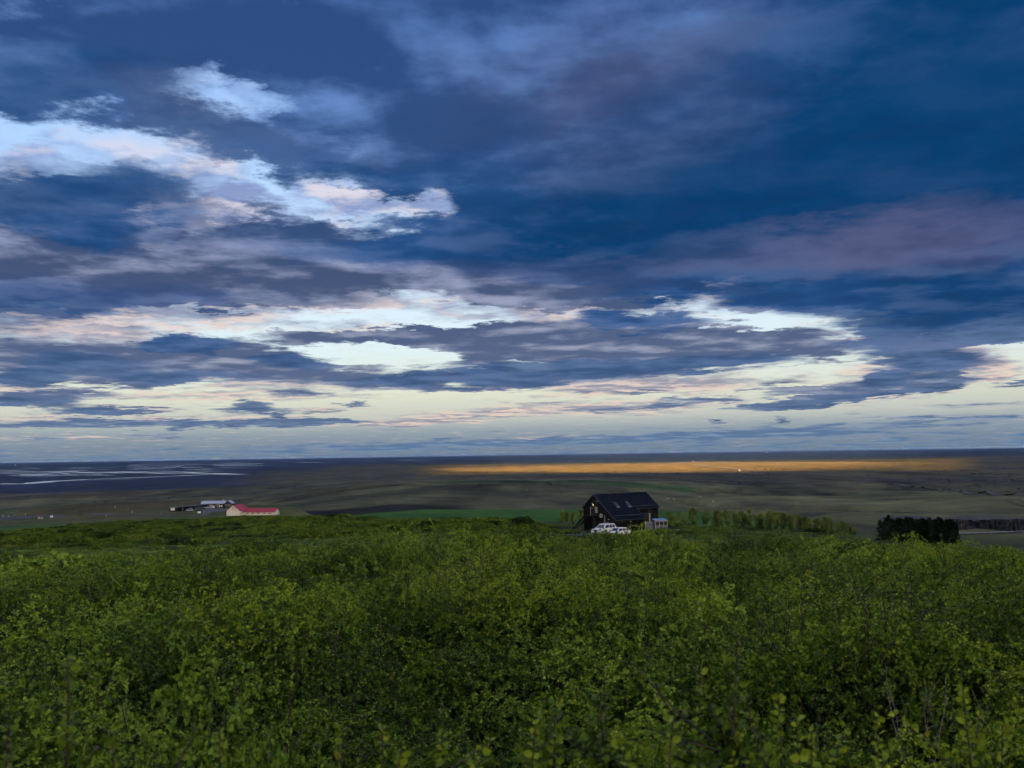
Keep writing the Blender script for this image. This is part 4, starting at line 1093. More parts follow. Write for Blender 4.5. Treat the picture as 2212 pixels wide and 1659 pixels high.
farm_cars = [(463, 1249.2, 'suv', 'car_silver', -20, 'silver car parked beside the black lodge'), (482, 1247.0, 'hatch', 'car_dark', 40, 'dark car parked at the middle of the black lodge'),
             (488, 1245.2, 'suv', 'car_dark', 25, 'dark car parked nearest the far end of the black lodge'), (507, 1242.2, 'hatch', 'car_silver', 5, 'silver car parked in front of the white garage door'),
             (515, 1242.0, 'suv', 'car_white', -15, 'white car parked in the yard before the pale roofed building')]
protos = {}
for u, v, k, pm, rz, lb in farm_cars:
    c = make_car(k, 4.5, 1.85, 1.72 if k == 'suv' else 1.48, M[pm])
    p = at_px(u, v); c.location = p + Vector((0, 0, .25)); c.rotation_euler = (0, 0, R(rz)); tag(c, lb, 'car', 'cars parked in the farm yard')

def signboard(u, v, wd, hg, z0, label, posts=2):
    s_ = empty('signboard', at_px(u, v), R(-5), label, 'sign')
    Geo().box(-wd / 2, wd / 2, -.04, .04, z0, z0 + hg).build('board', M['white_paint'], s_)
    for x in ((-wd / 2 + .1, wd / 2 - .1) if posts == 2 else (0,)): Geo().box(x - .05, x + .05, .042, .12, -.2, z0 + hg).build('post', M['steel'], s_)
    return s_
signboard(486.5, 1256, 2.0, 1.0, .7, 'white signboard on two posts by the farm drive')
signboard(126, 1265, 1.7, 1.2, .4, 'white box sign standing in the green field on the left')
signboard(696, 1267.5, 1.5, .9, .15, 'small white board right of the red roofed barn')
for u, v, h, lb in ((501, 1256, 1.4, 'post on the left of the farm drive'), (513.5, 1256, 1.5, 'post on the right of the farm drive')):
    s_ = empty('gate_post', at_px(u, v), 0, lb, 'post', 'gate posts of the farm drive')
    Geo().box(-.1, .1, -.1, .1, -.2, h).build('shaft', M['grey_wood'], s_); Geo().box(-.13, .13, -.13, .13, h + .001, h + .1).build('cap', M['white_paint'], s_)

# roads
def road(name, pts, wdt, mat, label, lift=.3, n=50, flat=False):
    P_ = [at_px(u, v) if not flat else Vector((*px_flat(u, v), 0)) for u, v in pts]
    a = np.array([(p.x, p.y) for p in P_]); s = np.linspace(0, len(a) - 1, n)
    q = np.stack([np.interp(s, range(len(a)), a[:, 0]), np.interp(s, range(len(a)), a[:, 1])], 1)
    k = np.ones(5) / 5
    for i in (0, 1): q[2:-2, i] = np.convolve(q[:, i], k, 'valid')
    V, Fc = ribbon(q, [wdt] * n, lift, '', None)
    return tag(mesh_obj(name, V, Fc, mat), label, 'road', kind='structure')
road('road', [(-60, 1266.5), (60, 1264.5), (150, 1260.5), (260, 1258), (330, 1257.5), (400, 1258.5), (450, 1259.5), (485, 1259.5)], 6.5, M['asphalt'], 'grey road leading to the farm on the left')
road('road', [(590, 1261.5), (640, 1262), (690, 1264.5), (740, 1266)], 5, M['asphalt'], 'grey track right of the barn', .25)
road('road', [(2330, 1304.5), (2400, 1303), (2460, 1300.5), (2520, 1298)], 6, M['asphalt'], 'road below the cliff on the right', .3)
road('road', [(1990, 1166), (2100, 1174), (2200, 1183), (2330, 1197), (2420, 1206), (2560, 1221)], 7, M['asphalt'], 'narrow grey road crossing the plain on the right', 1.6, 220)
road('road', [(1690, 1134), (1740, 1139), (1800, 1145), (1850, 1148)], 14, M['lit_trim'], 'farm track crossing the sunlit meadow', 1.2, 40, True)
road('road', [(1640, 1133), (1693, 1128), (1745, 1122)], 14, M['lit_trim'], 'pale track past the white house on the plain', 1.2, 30, True)

ORD = ['first', 'second', 'third', 'fourth', 'fifth', 'sixth', 'seventh', 'eighth', 'ninth', 'tenth', 'eleventh', 'twelfth']
# road marker posts and a guard rail
for k, (u, v) in enumerate([(7.5, 1262), (21, 1262.5), (35, 1259.5), (62, 1257.5), (259, 1262), (281, 1240.5), (323, 1252), (394, 1255)]):
    s_ = empty('marker_post', at_px(u, v), 0, ('pale road marker post by the far left road, %s from the left' % ORD[k] if k < 4 else 'pale marker post between the left field and the farm, %s from the left' % ORD[k - 4]), 'post', ('marker posts on the far left' if k < 4 else 'marker posts before the farm'))
    h = 1.5 if k in (0, 5) else 1.05
    Geo().box(-.09, .09, -.05, .05, -.2, h).build('shaft', M['white_paint'], s_); Geo().box(-.095, .095, -.055, .055, h - .3, h - .15).build('band', M['door_red'], s_)
gr = empty('guard_rail', at_px(2400, 1303), 0, 'steel guard rail along the road at the lower right', 'guard rail')
base_v = gr.location.copy(); rail_pts = [at_px(u, v) for u, v in ((2335, 1306.5), (2380, 1305.3), (2420, 1304), (2460, 1302.2), (2500, 1300.3), (2530, 1299))]
for a, b_ in zip(rail_pts, rail_pts[1:]):
    a2, b2 = a - base_v + Vector((0, 0, .75)), b_ - base_v + Vector((0, 0, .75))
    Geo().tube(a2, b2, .10, 6).build('rail', M['steel'], gr)
    Geo().tube(a - base_v - Vector((0, 0, .3)), a2, .08, 6).build('post', M['steel'], gr)

# ------------------------------------------------------------------ far houses on the plain
def far_house(u, v, wd, dp, h, rise, label, roof_m='red_roof', rz=20):
    p = px_flat(u, v); hh = empty('farmhouse', (p[0], p[1], float(ground(*p))), R(rz), label, 'house')
    gable_block(hh, -wd / 2, wd / 2, 0, dp, h, rise, M['white_paint'], M[roof_m], 'x', ovh=.5)
    for k in (-1, 0, 1): pane_front(hh, k * wd / 4 - .8, k * wd / 4 + .8, h * .35, h * .7, 0, M['glass'])
far_house(1693, 1127.5, 14, 8, 4, 3, 'tiny white farmhouse standing in the golden sunlit meadow', 'silver_roof', -10)
far_house(1806, 1148.5, 7, 5, 2.5, 1.5, 'tiny pale shed right of the golden sunlit strip on the plain', 'silver_roof')
far_house(1872, 1105.2, 40, 22, 14, 6, 'tiny pale building far out near the horizon', 'silver_roof')
far_house(37, 1136.2, 40, 22, 12, 6, 'tiny pale building near the horizon at far left', 'silver_roof')

# ------------------------------------------------------------------ sheep
def sheep(u, v, dark, rz, label, grp):
    s_ = empty('sheep', at_px(u, v), R(rz), label, 'sheep', grp)
    Geo().ball((0, 0, .62), (.55, .30, .32), 10, 6).ball((.62, 0, .82), (.18, .11, .14), 8, 5).tube((.38, 0, .72), (.58, 0, .82), .15, 7)\
        .tube((.34, .14, .55), (.36, .14, 0), .07, 6, .045).tube((.34, -.14, .55), (.36, -.14, 0), .07, 6, .045).tube((-.34, .14, .55), (-.37, .14, 0), .08, 6, .045).tube((-.34, -.14, .55), (-.37, -.14, 0), .08, 6, .045)\
        .build('body', M['dark_wool' if dark else 'wool'], s_, True)
sheep(88, 1266, True, 0, 'dark sheep grazing in the green field at far left', None)
for k, (u, v) in enumerate(((95, 1267), (101.5, 1267.5))): sheep(u, v, False, 20 * k, 'white sheep grazing %s the dark sheep at far left' % ('just right of' if k == 0 else 'second to the right of'), 'white sheep on the left field')
for k, (u, v) in enumerate(((1806, 1209), (1803, 1200), (1789, 1201), (1783, 1200), (1778, 1199.5), (1741, 1225.5), (1711, 1214), (1707, 1213.5), (1645, 1220), (1632, 1217.5), (1628, 1219.5), (1286, 1198))):
    sheep(u, v, False, 37 * k, 'tiny white sheep on the olive hillside behind the cabin, %s from the right' % ORD[k] if k < 11 else 'tiny lone white sheep on the olive hill left of the cabin', 'sheep on the hillside')

# ------------------------------------------------------------------ dark rock cliff on the right
def build_cliff():
    us = np.linspace(2140, 2700, 170)
    V = []; Fc = []; nz = 12
    for i, u in enumerate(us):
        d0 = 497 + 8 * math.sin(i * .11) + 10 * (float(fbm(i * .15, 0.3, 51)) - .5)
        top_v = 1269.5  + 9 * (float(fbm(i * .13, 4.3, 52, 4, .6)) - .5)
        if u < 2200: top_v += (2200 - u) * .16
        a = math.atan((u - 1250) / 2450)
        hor = 1130 - 37 * u / 2500
        ztop = EYE - (top_v - hor + 2) * d0 * math.cos(a) / 2450
        for j in range(nz):
            f = j / (nz - 1)
            dd_ = d0 - 3.0 + 5.5 * f + 7.0 * (float(fbm(i * .16, j * .35, 53, 4, .6)) - .5) + 3.0 * (float(fbm(i * .8, 2.2, 58, 3)) - .5)
            if j == nz - 1: dd_ = d0 + 78
            fz = min(1, j / (nz - 2)); z = (EYE - 42.5) * (1 - fz) + ztop * fz
            if j == nz - 1: z = float(ground(dd_ * math.sin(a), dd_ * math.cos(a))) - .3
            V.append((dd_ * math.sin(a), dd_ * math.cos(a), z))
        if i:
            for j in range(nz - 1):
                q = i * nz + j; Fc.append((q - nz, q, q + 1, q - nz + 1))
    m, t, b = mat_new('basalt_rock')
    geo = t.n.new('ShaderNodeNewGeometry').outputs['Position']
    n = t.noise(t.v('MULTIPLY', geo, (.16, .16, .20)), 1.0, 7.0, .7)
    t.put(b.inputs['Base Color'], t.ramp(n, [(.3, (.004, .004, .004)), (.52, (.012, .011, .010)), (.72, (.036, .032, .028))]))
    b.inputs['Roughness'].default_value = .9
    o = mesh_obj('cliff', V, Fc, m); tag(o, 'dark basalt cliff above the road at right', 'cliff', kind='structure')
build_cliff()

# ------------------------------------------------------------------ foliage materials
def leaf_material(name, c_dark, c_mid, c_tip, trans=.35, gloss=.35, red=0.0):
    m, t, b = mat_new(name)
    at = t.n.new('ShaderNodeAttribute'); at.attribute_name = 'lv'
    oi = t.n.new('ShaderNodeObjectInfo').outputs['Random']
    geo = t.n.new('ShaderNodeNewGeometry').outputs['Position']
    big = t.noise(t.v('MULTIPLY', geo, (.11, .11, 0)), 1.0, 3.0)
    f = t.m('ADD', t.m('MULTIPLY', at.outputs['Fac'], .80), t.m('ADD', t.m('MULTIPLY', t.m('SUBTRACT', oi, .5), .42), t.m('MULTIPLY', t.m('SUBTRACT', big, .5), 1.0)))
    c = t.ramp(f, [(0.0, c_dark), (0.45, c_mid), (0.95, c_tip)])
    if red: c = t.mix(t.m('MULTIPLY', t.m('GREATER_THAN', at.outputs['Fac'], 0.965), red), c, (.14, .045, .02))
    t.put(b.inputs['Base Color'], c); b.inputs['Roughness'].default_value = .45; b.inputs['Specular IOR Level'].default_value = gloss
    mo = t.n.get('Material Output')
    tr = t.n.new('ShaderNodeBsdfTranslucent'); t.put(tr.inputs[0], t.sc(c, 1.15))
    mx = t.n.new('ShaderNodeMixShader'); mx.inputs[0].default_value = trans
    t.l.new(b.outputs[0], mx.inputs[1]); t.l.new(tr.outputs[0], mx.inputs[2]); t.l.new(mx.outputs[0], mo.inputs[0])
    return m
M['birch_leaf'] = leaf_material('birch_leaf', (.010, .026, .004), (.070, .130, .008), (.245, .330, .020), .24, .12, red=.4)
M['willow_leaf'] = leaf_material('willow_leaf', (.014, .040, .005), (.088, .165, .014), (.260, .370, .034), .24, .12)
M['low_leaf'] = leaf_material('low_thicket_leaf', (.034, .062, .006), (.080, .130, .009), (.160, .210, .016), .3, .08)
M['sapling_leaf'] = leaf_material('sapling_leaf', (.08, .12, .018), (.17, .22, .035), (.30, .33, .08), .35, .1)
M['needles'] = leaf_material('spruce_needles', (.008, .016, .006), (.018, .034, .010), (.034, .058, .014), .1, .05)
M['heather'] = leaf_material('heath_scrub_leaf', (.022, .022, .016), (.036, .034, .023), (.055, .050, .032), .1, .1)
M['grass'] = leaf_material('dry_grass', (.10, .11, .03), (.17, .15, .06), (.30, .25, .13), .3, .1)
M['bark'] = mat_simple('twig_bark', (.05, .036, .028), .8, .3, 8)
M['pale_bark'] = mat_simple('bare_twig_bark', (.17, .15, .14), .8, .25, 8)

LEAF6 = np.array([(0, 0, 0), (-.38, .34, .09), (.38, .34, .09), (-.30, .72, .05), (.30, .72, .05), (0, 1.0, -.07), (0, .42, -.03)])
LEAF6_F = np.array([(0, 2, 6), (0, 6, 1), (6, 2, 4), (6, 3, 1), (6, 4, 5), (6, 5, 3)])
LEAF4 = np.array([(0, 0, 0), (-.32, .5, .05), (.32, .5, .05), (0, 1.0, -.05)])
LEAF4_F = np.array([(0, 2, 1), (1, 2, 3)])

def unit(v): return v / (np.linalg.norm(v, axis=-1, keepdims=True) + 1e-9)

def leaves_mesh(pos, dirs, size, lv, r, tmpl=LEAF6, tf=LEAF6_F):
    """pos, dirs (n,3): leaf bases and pointing directions"""
    n = len(pos); lv = np.minimum(lv, .955); lv = np.where(r.random(n) < .012, 1.0, lv)
    d = unit(dirs); rnd = unit(r.normal(size=(n, 3)) + np.array([0, -.15, .35]))
    x = unit(np.cross(d, rnd)); z = np.cross(x, d)
    s = size[:, None, None]
    V = pos[:, None, :] + s * (tmpl[None, :, 0, None] * x[:, None, :] + tmpl[None, :, 1, None] * d[:, None, :] + tmpl[None, :, 2, None] * z[:, None, :])
    k = len(tmpl)
    Fc = tf[None] + (np.arange(n) * k)[:, None, None]
    return V.reshape(-1, 3), Fc.reshape(-1, 3), np.repeat(lv, k)

def tube_chain(pts, radii, n=4):
    pts = np.array(pts, float); tg = unit(np.gradient(pts, axis=0))
    u = unit(np.cross(tg, np.array([.31, .95, .05]))); v = np.cross(tg, u)
    a = np.arange(n) * 2 * np.pi / n
    V = pts[:, None, :] + np.array(radii)[:, None, None] * (np.cos(a)[None, :, None] * u[:, None, :] + np.sin(a)[None, :, None] * v[:, None, :])
    idx = np.arange(len(pts) * n).reshape(len(pts), n); nx = np.roll(idx, -1, 1)
    Fc = np.stack([idx[:-1], nx[:-1], nx[1:], idx[1:]], -1).reshape(-1, 4)
    return V.reshape(-1, 3), Fc

def cat(parts):
    V = []; Fc = []; k = 0
    for v, f in parts: V.append(v); Fc.append(f + k); k += len(v)
    return np.vstack(V), np.vstack(Fc)

def shrub_geo(seed, height=1.1, width=1.1, stems=15, twigs=9, lpt=18, leaf=.032, up=.55, lean=1.0, whorl=False, ros=1050):
    """(leaf verts, faces, lv), (branch verts, faces)"""
    r = np.random.default_rng(seed)
    P = []; Dr = []; S = []; LV = []; Br = []
    for s in range(stems):
        az = r.uniform(0, 2 * np.pi); rad = width * .5 * math.sqrt(r.random())
        tip = np.array([math.cos(az) * rad, math.sin(az) * rad, height * (1 - .42 * (rad / (width * .5)) ** 2) * r.uniform(.72, 1.05)])
        base = np.array([math.cos(az), math.sin(az), 0]) * rad * .18 + np.array([0, 0, -.1])
        bend = np.array([math.cos(az), math.sin(az), 0]) * rad * .35 * lean + r.normal(size=3) * .05
        ts = np.linspace(0, 1, 7)[:, None]
        pl = base * (1 - ts) + tip * ts + bend * (ts * (1 - ts)) * 1.6 + r.normal(size=(7, 3)) * .018
        Br.append(tube_chain(pl, np.linspace(.009, .002, 7) * (height / 1.1), 4))
        for k in range(twigs):
            f = r.uniform(.30, 1.0) ** .75
            i = min(int(f * 6), 5); q = pl[i] + (pl[i + 1] - pl[i]) * (f * 6 - i)
            td = unit(r.normal(size=3) * np.array([1, 1, .5]) + np.array([0, 0, up * .7]) + unit(q * np.array([1, 1, 0])) * .35)
            ln = height * r.uniform(.13, .30)
            e = q + td * ln + np.array([0, 0, .03])
            tw = np.array([q, (q + e) / 2 + r.normal(size=3) * .012, e])
            Br.append(tube_chain(tw, [.003, .002, .001], 3))
            m = int(lpt * r.uniform(.7, 1.3))
            g = (np.arange(m) + r.random(m)) / m
            if whorl: g = g ** .5
            p = q + (e - q) * g[:, None] + r.normal(size=(m, 3)) * .006
            ph = np.arange(m) * 2.4 + r.uniform(0, 6)
            a1 = unit(np.cross(td, np.array([.2, .3, .9]))); a2 = np.cross(td, a1)
            od = a1 * np.cos(ph)[:, None] + a2 * np.sin(ph)[:, None]
            dr_ = od * (1.0 if not whorl else .55) + td * (.45 if not whorl else .9) + np.array([0, 0, .12]) + r.normal(size=(m, 3)) * .25
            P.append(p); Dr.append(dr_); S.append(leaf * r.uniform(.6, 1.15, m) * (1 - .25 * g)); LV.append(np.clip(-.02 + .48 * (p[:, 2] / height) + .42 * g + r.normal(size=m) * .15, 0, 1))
    # leaf rosettes at the shoot tips, filling out a lumpy dome
    n = int(ros * width * width); k = 7
    th = r.uniform(0, 2 * np.pi, n); rr = width * .56 * np.sqrt(r.random(n)); x = rr * np.cos(th); y = rr * np.sin(th)
    lump = fbm(x / width * 3.1 + seed, y / width * 3.1, seed, 2)
    zt = height * (.40 + .95 * lump) * np.sqrt(np.clip(1 - .95 * (rr / (width * .58)) ** 2, 0.04, 1))
    dep = r.random(n) ** 2.2; z = zt * (1 - .55 * dep)
    nrm = unit(np.stack([x * .9, y * .9, z + .15], 1))
    c = np.repeat(np.stack([x, y, z], 1), k, 0); nn = np.repeat(nrm, k, 0)
    P.append(c + r.normal(size=c.shape) * .008); Dr.append(nn * .55 + r.normal(size=c.shape) * .75)
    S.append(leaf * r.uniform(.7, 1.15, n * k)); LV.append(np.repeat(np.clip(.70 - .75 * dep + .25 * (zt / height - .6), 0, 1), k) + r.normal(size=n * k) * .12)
    return (np.vstack(P), np.vstack(Dr), np.concatenate(S), np.clip(np.concatenate(LV), 0, 1)), cat(fix(Br))

def fix(L): return [(v, f) for v, f in L]

def shrub_meshes(name, seed, leaf_m, bark_m, tmpl=LEAF6, tf=LEAF6_F, **kw):
    (P, Dr, S, LV), (BV, BF) = shrub_geo(seed, **kw)
    r = np.random.default_rng(seed + 500)
    V, Fc, lv = leaves_mesh(P, Dr, S, LV, r, tmpl, tf)
    return np_mesh(name + '_leaves', V, Fc, leaf_m, True, {'lv': lv}), np_mesh(name + '_branches', BV, BF, bark_m, True)

# ------------------------------------------------------------------ scatter through geometry nodes (for what nobody could count)
hidden = bpy.data.collections.new('scatter_sources')      # not linked to the scene
def source_collection(name, meshes):
    c = bpy.data.collections.new(name)
    for i, pair in enumerate(meshes):
        if isinstance(pair, tuple):
            a, b_ = pair
            bm = bmesh.new(); bm.from_mesh(a); nf = len(bm.faces); bm.from_mesh(b_)
            bm.faces.ensure_lookup_table()
            for f in bm.faces[nf:]: f.material_index = 1
            me = bpy.data.meshes.new(name); bm.to_mesh(me); bm.free()
            me.materials.append(a.materials[0]); me.materials.append(b_.materials[0])
        else: me = pair
        o = bpy.data.objects.new('%s_%02d' % (name, i), me); c.objects.link(o)
    return c

def scatter(name, P, scl, rz, idx, coll, tilt=None):
    me = bpy.data.meshes.new(name); n = len(P)
    me.vertices.add(n); me.vertices.foreach_set('co', np.asarray(P, np.float32).ravel())
    rot = np.zeros((n, 3), np.float32); rot[:, 2] = rz
    if tilt is not None: rot[:, :2] = tilt
    a = me.attributes.new('irot', 'FLOAT_VECTOR', 'POINT'); a.data.foreach_set('vector', rot.ravel())
    S3 = np.asarray(scl, np.float32)
    if S3.ndim == 1: S3 = np.repeat(S3[:, None], 3, 1)
    a = me.attributes.new('iscl', 'FLOAT_VECTOR', 'POINT'); a.data.foreach_set('vector', S3.ravel())
    a = me.attributes.new('iidx', 'INT', 'POINT'); a.data.foreach_set('value', np.asarray(idx, np.int32))
    me.update()
    o = bpy.data.objects.new(name, me); col.objects.link(o)
    ng = bpy.data.node_groups.new(name + '_scatter', 'GeometryNodeTree')
    ng.interface.new_socket('Geometry', in_out='INPUT', socket_type='NodeSocketGeometry'); ng.interface.new_socket('Geometry', in_out='OUTPUT', socket_type='NodeSocketGeometry')
    N = ng.nodes; L = ng.links
    gi = N.new('NodeGroupInput'); go = N.new('NodeGroupOutput'); ip = N.new('GeometryNodeInstanceOnPoints'); ci = N.new('GeometryNodeCollectionInfo')
    ci.inputs['Collection'].default_value = coll; ci.inputs['Separate Children'].default_value = True; ci.inputs['Reset Children'].default_value = True
    def na(nm, ty):
        k = N.new('GeometryNodeInputNamedAttribute'); k.data_type = ty; k.inputs['Name'].default_value = nm; return k.outputs[0]
    L.new(gi.outputs[0], ip.inputs['Points']); L.new(ci.outputs[0], ip.inputs['Instance']); ip.inputs['Pick Instance'].default_value = True
    L.new(na('iidx', 'INT'), ip.inputs['Instance Index'])
    e2r = N.new('FunctionNodeEulerToRotation'); L.new(na('irot', 'FLOAT_VECTOR'), e2r.inputs[0]); L.new(e2r.outputs[0], ip.inputs['Rotation'])
    L.new(na('iscl', 'FLOAT_VECTOR'), ip.inputs['Scale']); L.new(ip.outputs[0], go.inputs[0])
    md = o.modifiers.new('scatter', 'NODES'); md.node_group = ng
    return o

# ------------------------------------------------------------------ where the thicket grows
def inside_house(x, y, m=0.0):
    c_, s_ = math.cos(PHI), math.sin(PHI)
    dx, dy = x - HOUSE.x, y - HOUSE.y
    lx, ly = dx * c_ + dy * s_, -dx * s_ + dy * c_
    return (lx > -4 - m) & (lx < 14 + m) & (ly > -1.5 - m) & (ly < 11 + m)
DV = np.array([(p[0], p[1]) for p in dv])
def near_drive(x, y, r_):
    k = np.zeros(x.shape, bool)
    for q in DV: k |= np.hypot(x - q[0], y - q[1]) < r_
    for c in (suv, hatch): k |= np.hypot(x - c.location.x, y - c.location.y) < 2.6
    k |= np.hypot(x - HUTP.x - .6, y - HUTP.y - .6) < 2.6
    return k
def canopy(x, y):
    """local height of the thicket: hollows, waves and taller islands"""
    h = .10 + 1.75 * fbm(x / 2.9, y / 2.9, 61, 2) + .5 * (fbm(x / 13, y / 13, 62, 3) - .5) * 2
    return np.clip(h, .28, 1.75)

def jitter_grid(x0, x1, y0, y1, st, r):
    gx, gy = np.meshgrid(np.arange(x0, x1, st), np.arange(y0, y1, st))
    gx = gx + r.uniform(-.5, .5, gx.shape) * st; gy = gy + r.uniform(-.5, .5, gy.shape) * st
    return gx.ravel(), gy.ravel()

near_sets = {}
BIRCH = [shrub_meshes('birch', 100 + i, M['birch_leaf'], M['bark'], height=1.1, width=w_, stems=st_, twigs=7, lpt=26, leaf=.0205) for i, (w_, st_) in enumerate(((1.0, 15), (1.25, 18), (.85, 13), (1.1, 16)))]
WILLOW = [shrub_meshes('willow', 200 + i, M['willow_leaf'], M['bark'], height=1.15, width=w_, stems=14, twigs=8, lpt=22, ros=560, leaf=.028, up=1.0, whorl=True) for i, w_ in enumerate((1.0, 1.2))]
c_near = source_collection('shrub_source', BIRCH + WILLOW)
def clump_mesh(seed, n, rad, h, leaf, mat):
    r = np.random.default_rng(seed)
    th = r.uniform(0, 2 * np.pi, n); rr = rad * np.sqrt(r.random(n))
    x = rr * np.cos(th); y = rr * np.sin(th)
    top = h * (.55 + .75 * fbm(x * 1.1 / rad * 1.6 + seed, y * 1.1 / rad * 1.6, seed, 3)) * np.sqrt(1 - .9 * (rr / rad) ** 2)
    z = top * (1 - .55 * r.random(n) ** 2.2)
    P = np.stack([x, y, z], 1); D_ = r.normal(size=(n, 3)) * np.array([1, 1, .5]) + np.array([0, 0, .45])
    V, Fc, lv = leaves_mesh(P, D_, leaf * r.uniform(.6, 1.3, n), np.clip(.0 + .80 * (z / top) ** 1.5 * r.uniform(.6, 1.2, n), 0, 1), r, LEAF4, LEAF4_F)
    return np_mesh('clump', V, Fc, mat, True, {'lv': lv})
c_mid = source_collection('clump_source', [clump_mesh(300 + i, 3600, 1.25, 1.3, .085, M['birch_leaf']) for i in range(4)] + [clump_mesh(310, 2200, 1.2, 1.3, .12, M['willow_leaf'])])
M['dark_leaf'] = leaf_material('dark_scrub_leaf', (.010, .020, .003), (.022, .042, .005), (.045, .070, .008), .25, .06)
c_far = source_collection('far_clump_source', [clump_mesh(320 + i, 1500, 2.6, 1.3, .26, M['low_leaf']) for i in range(4)] + [clump_mesh(330, 1300, 1.9, 1.7, .24, M['dark_leaf'])])

# nearest shrubs as things of their own; the rest of the thicket as one mass
r = np.random.default_rng(12)
gx, gy = jitter_grid(-20, 20, 3.4, 32, .80, r)
az = np.degrees(np.arctan2(gx, gy)); dd = np.hypot(gx, gy)
clear_r = np.hypot((gx - 2.75) / 1.15, (gy - 5.0) / 1.0) < 1.0           # grassy opening at the lower right
k = (np.abs(az) < 32) & (dd > 3.7) & ~clear_r
gx, gy, dd = gx[k], gy[k], dd[k]
hc = canopy(gx, gy)
wil = fbm(gx / 4.5 + 5.7, gy / 4.5, 72, 2) > .66
idx = np.where(wil, 4 + r.integers(0, 2, len(gx)), r.integers(0, 4, len(gx)))
# keep the lowest hollows partly open
keep = (hc > .42) | (r.random(len(gx)) < .55)
gx, gy, dd, hc, idx = gx[keep], gy[keep], dd[keep], hc[keep], idx[keep]
lim = np.where(dd < 5.2, .85, 1.6)
hc = np.minimum(hc, lim)
rz = r.uniform(0, 6.28, len(gx)); gz = ground(gx, gy)
sc3 = np.stack([.72 + .52 * hc, .72 + .52 * hc, .26 + .76 * hc], 1) * r.uniform(.9, 1.12, (len(gx), 1))
order = np.argsort(dd); thing_n = 150
srcs = BIRCH + WILLOW
for q in order[:thing_n]:
    w_ = idx[q] >= 4
    o = empty('willow_shrub' if w_ else 'birch_shrub', (gx[q], gy[q], gz[q]), rz[q],
              'bright green willow shrub among the foreground birch scrub' if w_ else 'low green birch shrub in the thicket closest to the viewer', 'shrub',
              'willow shrubs of the foreground' if w_ else 'birch shrubs of the foreground')
    o.scale = tuple(sc3[q])
    link_mesh('leaves', srcs[idx[q]][0], o); link_mesh('branches', srcs[idx[q]][1], o)
rest = order[thing_n:]
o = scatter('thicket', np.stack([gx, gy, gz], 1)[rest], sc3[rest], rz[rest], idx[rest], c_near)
tag(o, 'dense green birch and willow thicket covering the slope', 'thicket', kind='stuff')

gx, gy = jitter_grid(-80, 80, 26, 165, 1.5, r)
az = np.degrees(np.arctan2(gx, gy)); dd = np.hypot(gx, gy)
k = (np.abs(az) < 32) & (dd > 30) & (dd < 150 + 12 * (fbm(gx / 9, gy / 9, 5) - .5)) & ~inside_house(gx, gy) & ~near_drive(gx, gy, 6.0)
gx, gy, dd = gx[k], gy[k], dd[k]
hc = canopy(gx, gy) * (.85 - .5 * sstep(dd, 42, 100)); keep = (r.random(len(gx)) < .93) & ~((pcol(gx, gy) > 1325) & (pcol(gx, gy) < 1450) & (dd > 128))
gx, gy, hc, dd = gx[keep], gy[keep], hc[keep], dd[keep]
idx = np.where(fbm(gx / 7, gy / 7, 71, 2) > .62, 4, r.integers(0, 4, len(gx)))
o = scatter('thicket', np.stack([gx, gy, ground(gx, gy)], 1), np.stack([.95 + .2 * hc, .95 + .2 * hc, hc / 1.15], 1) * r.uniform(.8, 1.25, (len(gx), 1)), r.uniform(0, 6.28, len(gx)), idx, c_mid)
tag(o, 'green scrub on the middle of the slope before the cabin', 'thicket', kind='stuff')

gx, gy = jitter_grid(-270, 150, 130, 520, 2.5, r)
az = np.degrees(np.arctan2(gx, gy)); dd = np.hypot(gx, gy); cc = pcol(gx, gy)
lim = np.interp(cc, [-300, 0, 130, 330, 560, 700, 800, 1000, 1200, 1330, 1500, 1660, 1900, 2060, 2140], [425, 432, 445, 515, 545, 490, 285, 212, 204, 198, 198, 207, 214, 217, 195])
k = (np.abs(az) < 32) & (dd > 146) & ~((cc > 1325) & (cc < 1450) & (dd < 172)) & (dd < lim + 26 * (fbm(gx / 16, gy / 16, 81) - .5)) & ~inside_house(gx, gy, 2.0) & ~near_drive(gx, gy, 6.0) & (cc < 2160)
gx, gy, dd = gx[k], gy[k], dd[k]
n_ = fbm(gx / 9, gy / 11, 91, 3)
hc = np.clip(-.25 + 2.0 * n_, .16, 1.25) * (1 - .5 * sstep(pcol(gx, gy), 1560, 1640)); keep = r.random(len(gx)) < .30 + 1.6 * (n_ - .3)
gx, gy, hc = gx[keep], gy[keep], hc[keep]
o = scatter('thicket', np.stack([gx, gy, ground(gx, gy)], 1), np.stack([np.ones(len(gx)), np.ones(len(gx)), hc * .8], 1) * r.uniform(.7, 1.25, (len(gx), 1)), r.uniform(0, 6.28, len(gx)), np.where((r.random(len(gx)) < .06), 4, r.integers(0, 4, len(gx))), c_far)
tag(o, 'smooth dark green scrub falling away towards the farm', 'thicket', kind='stuff')

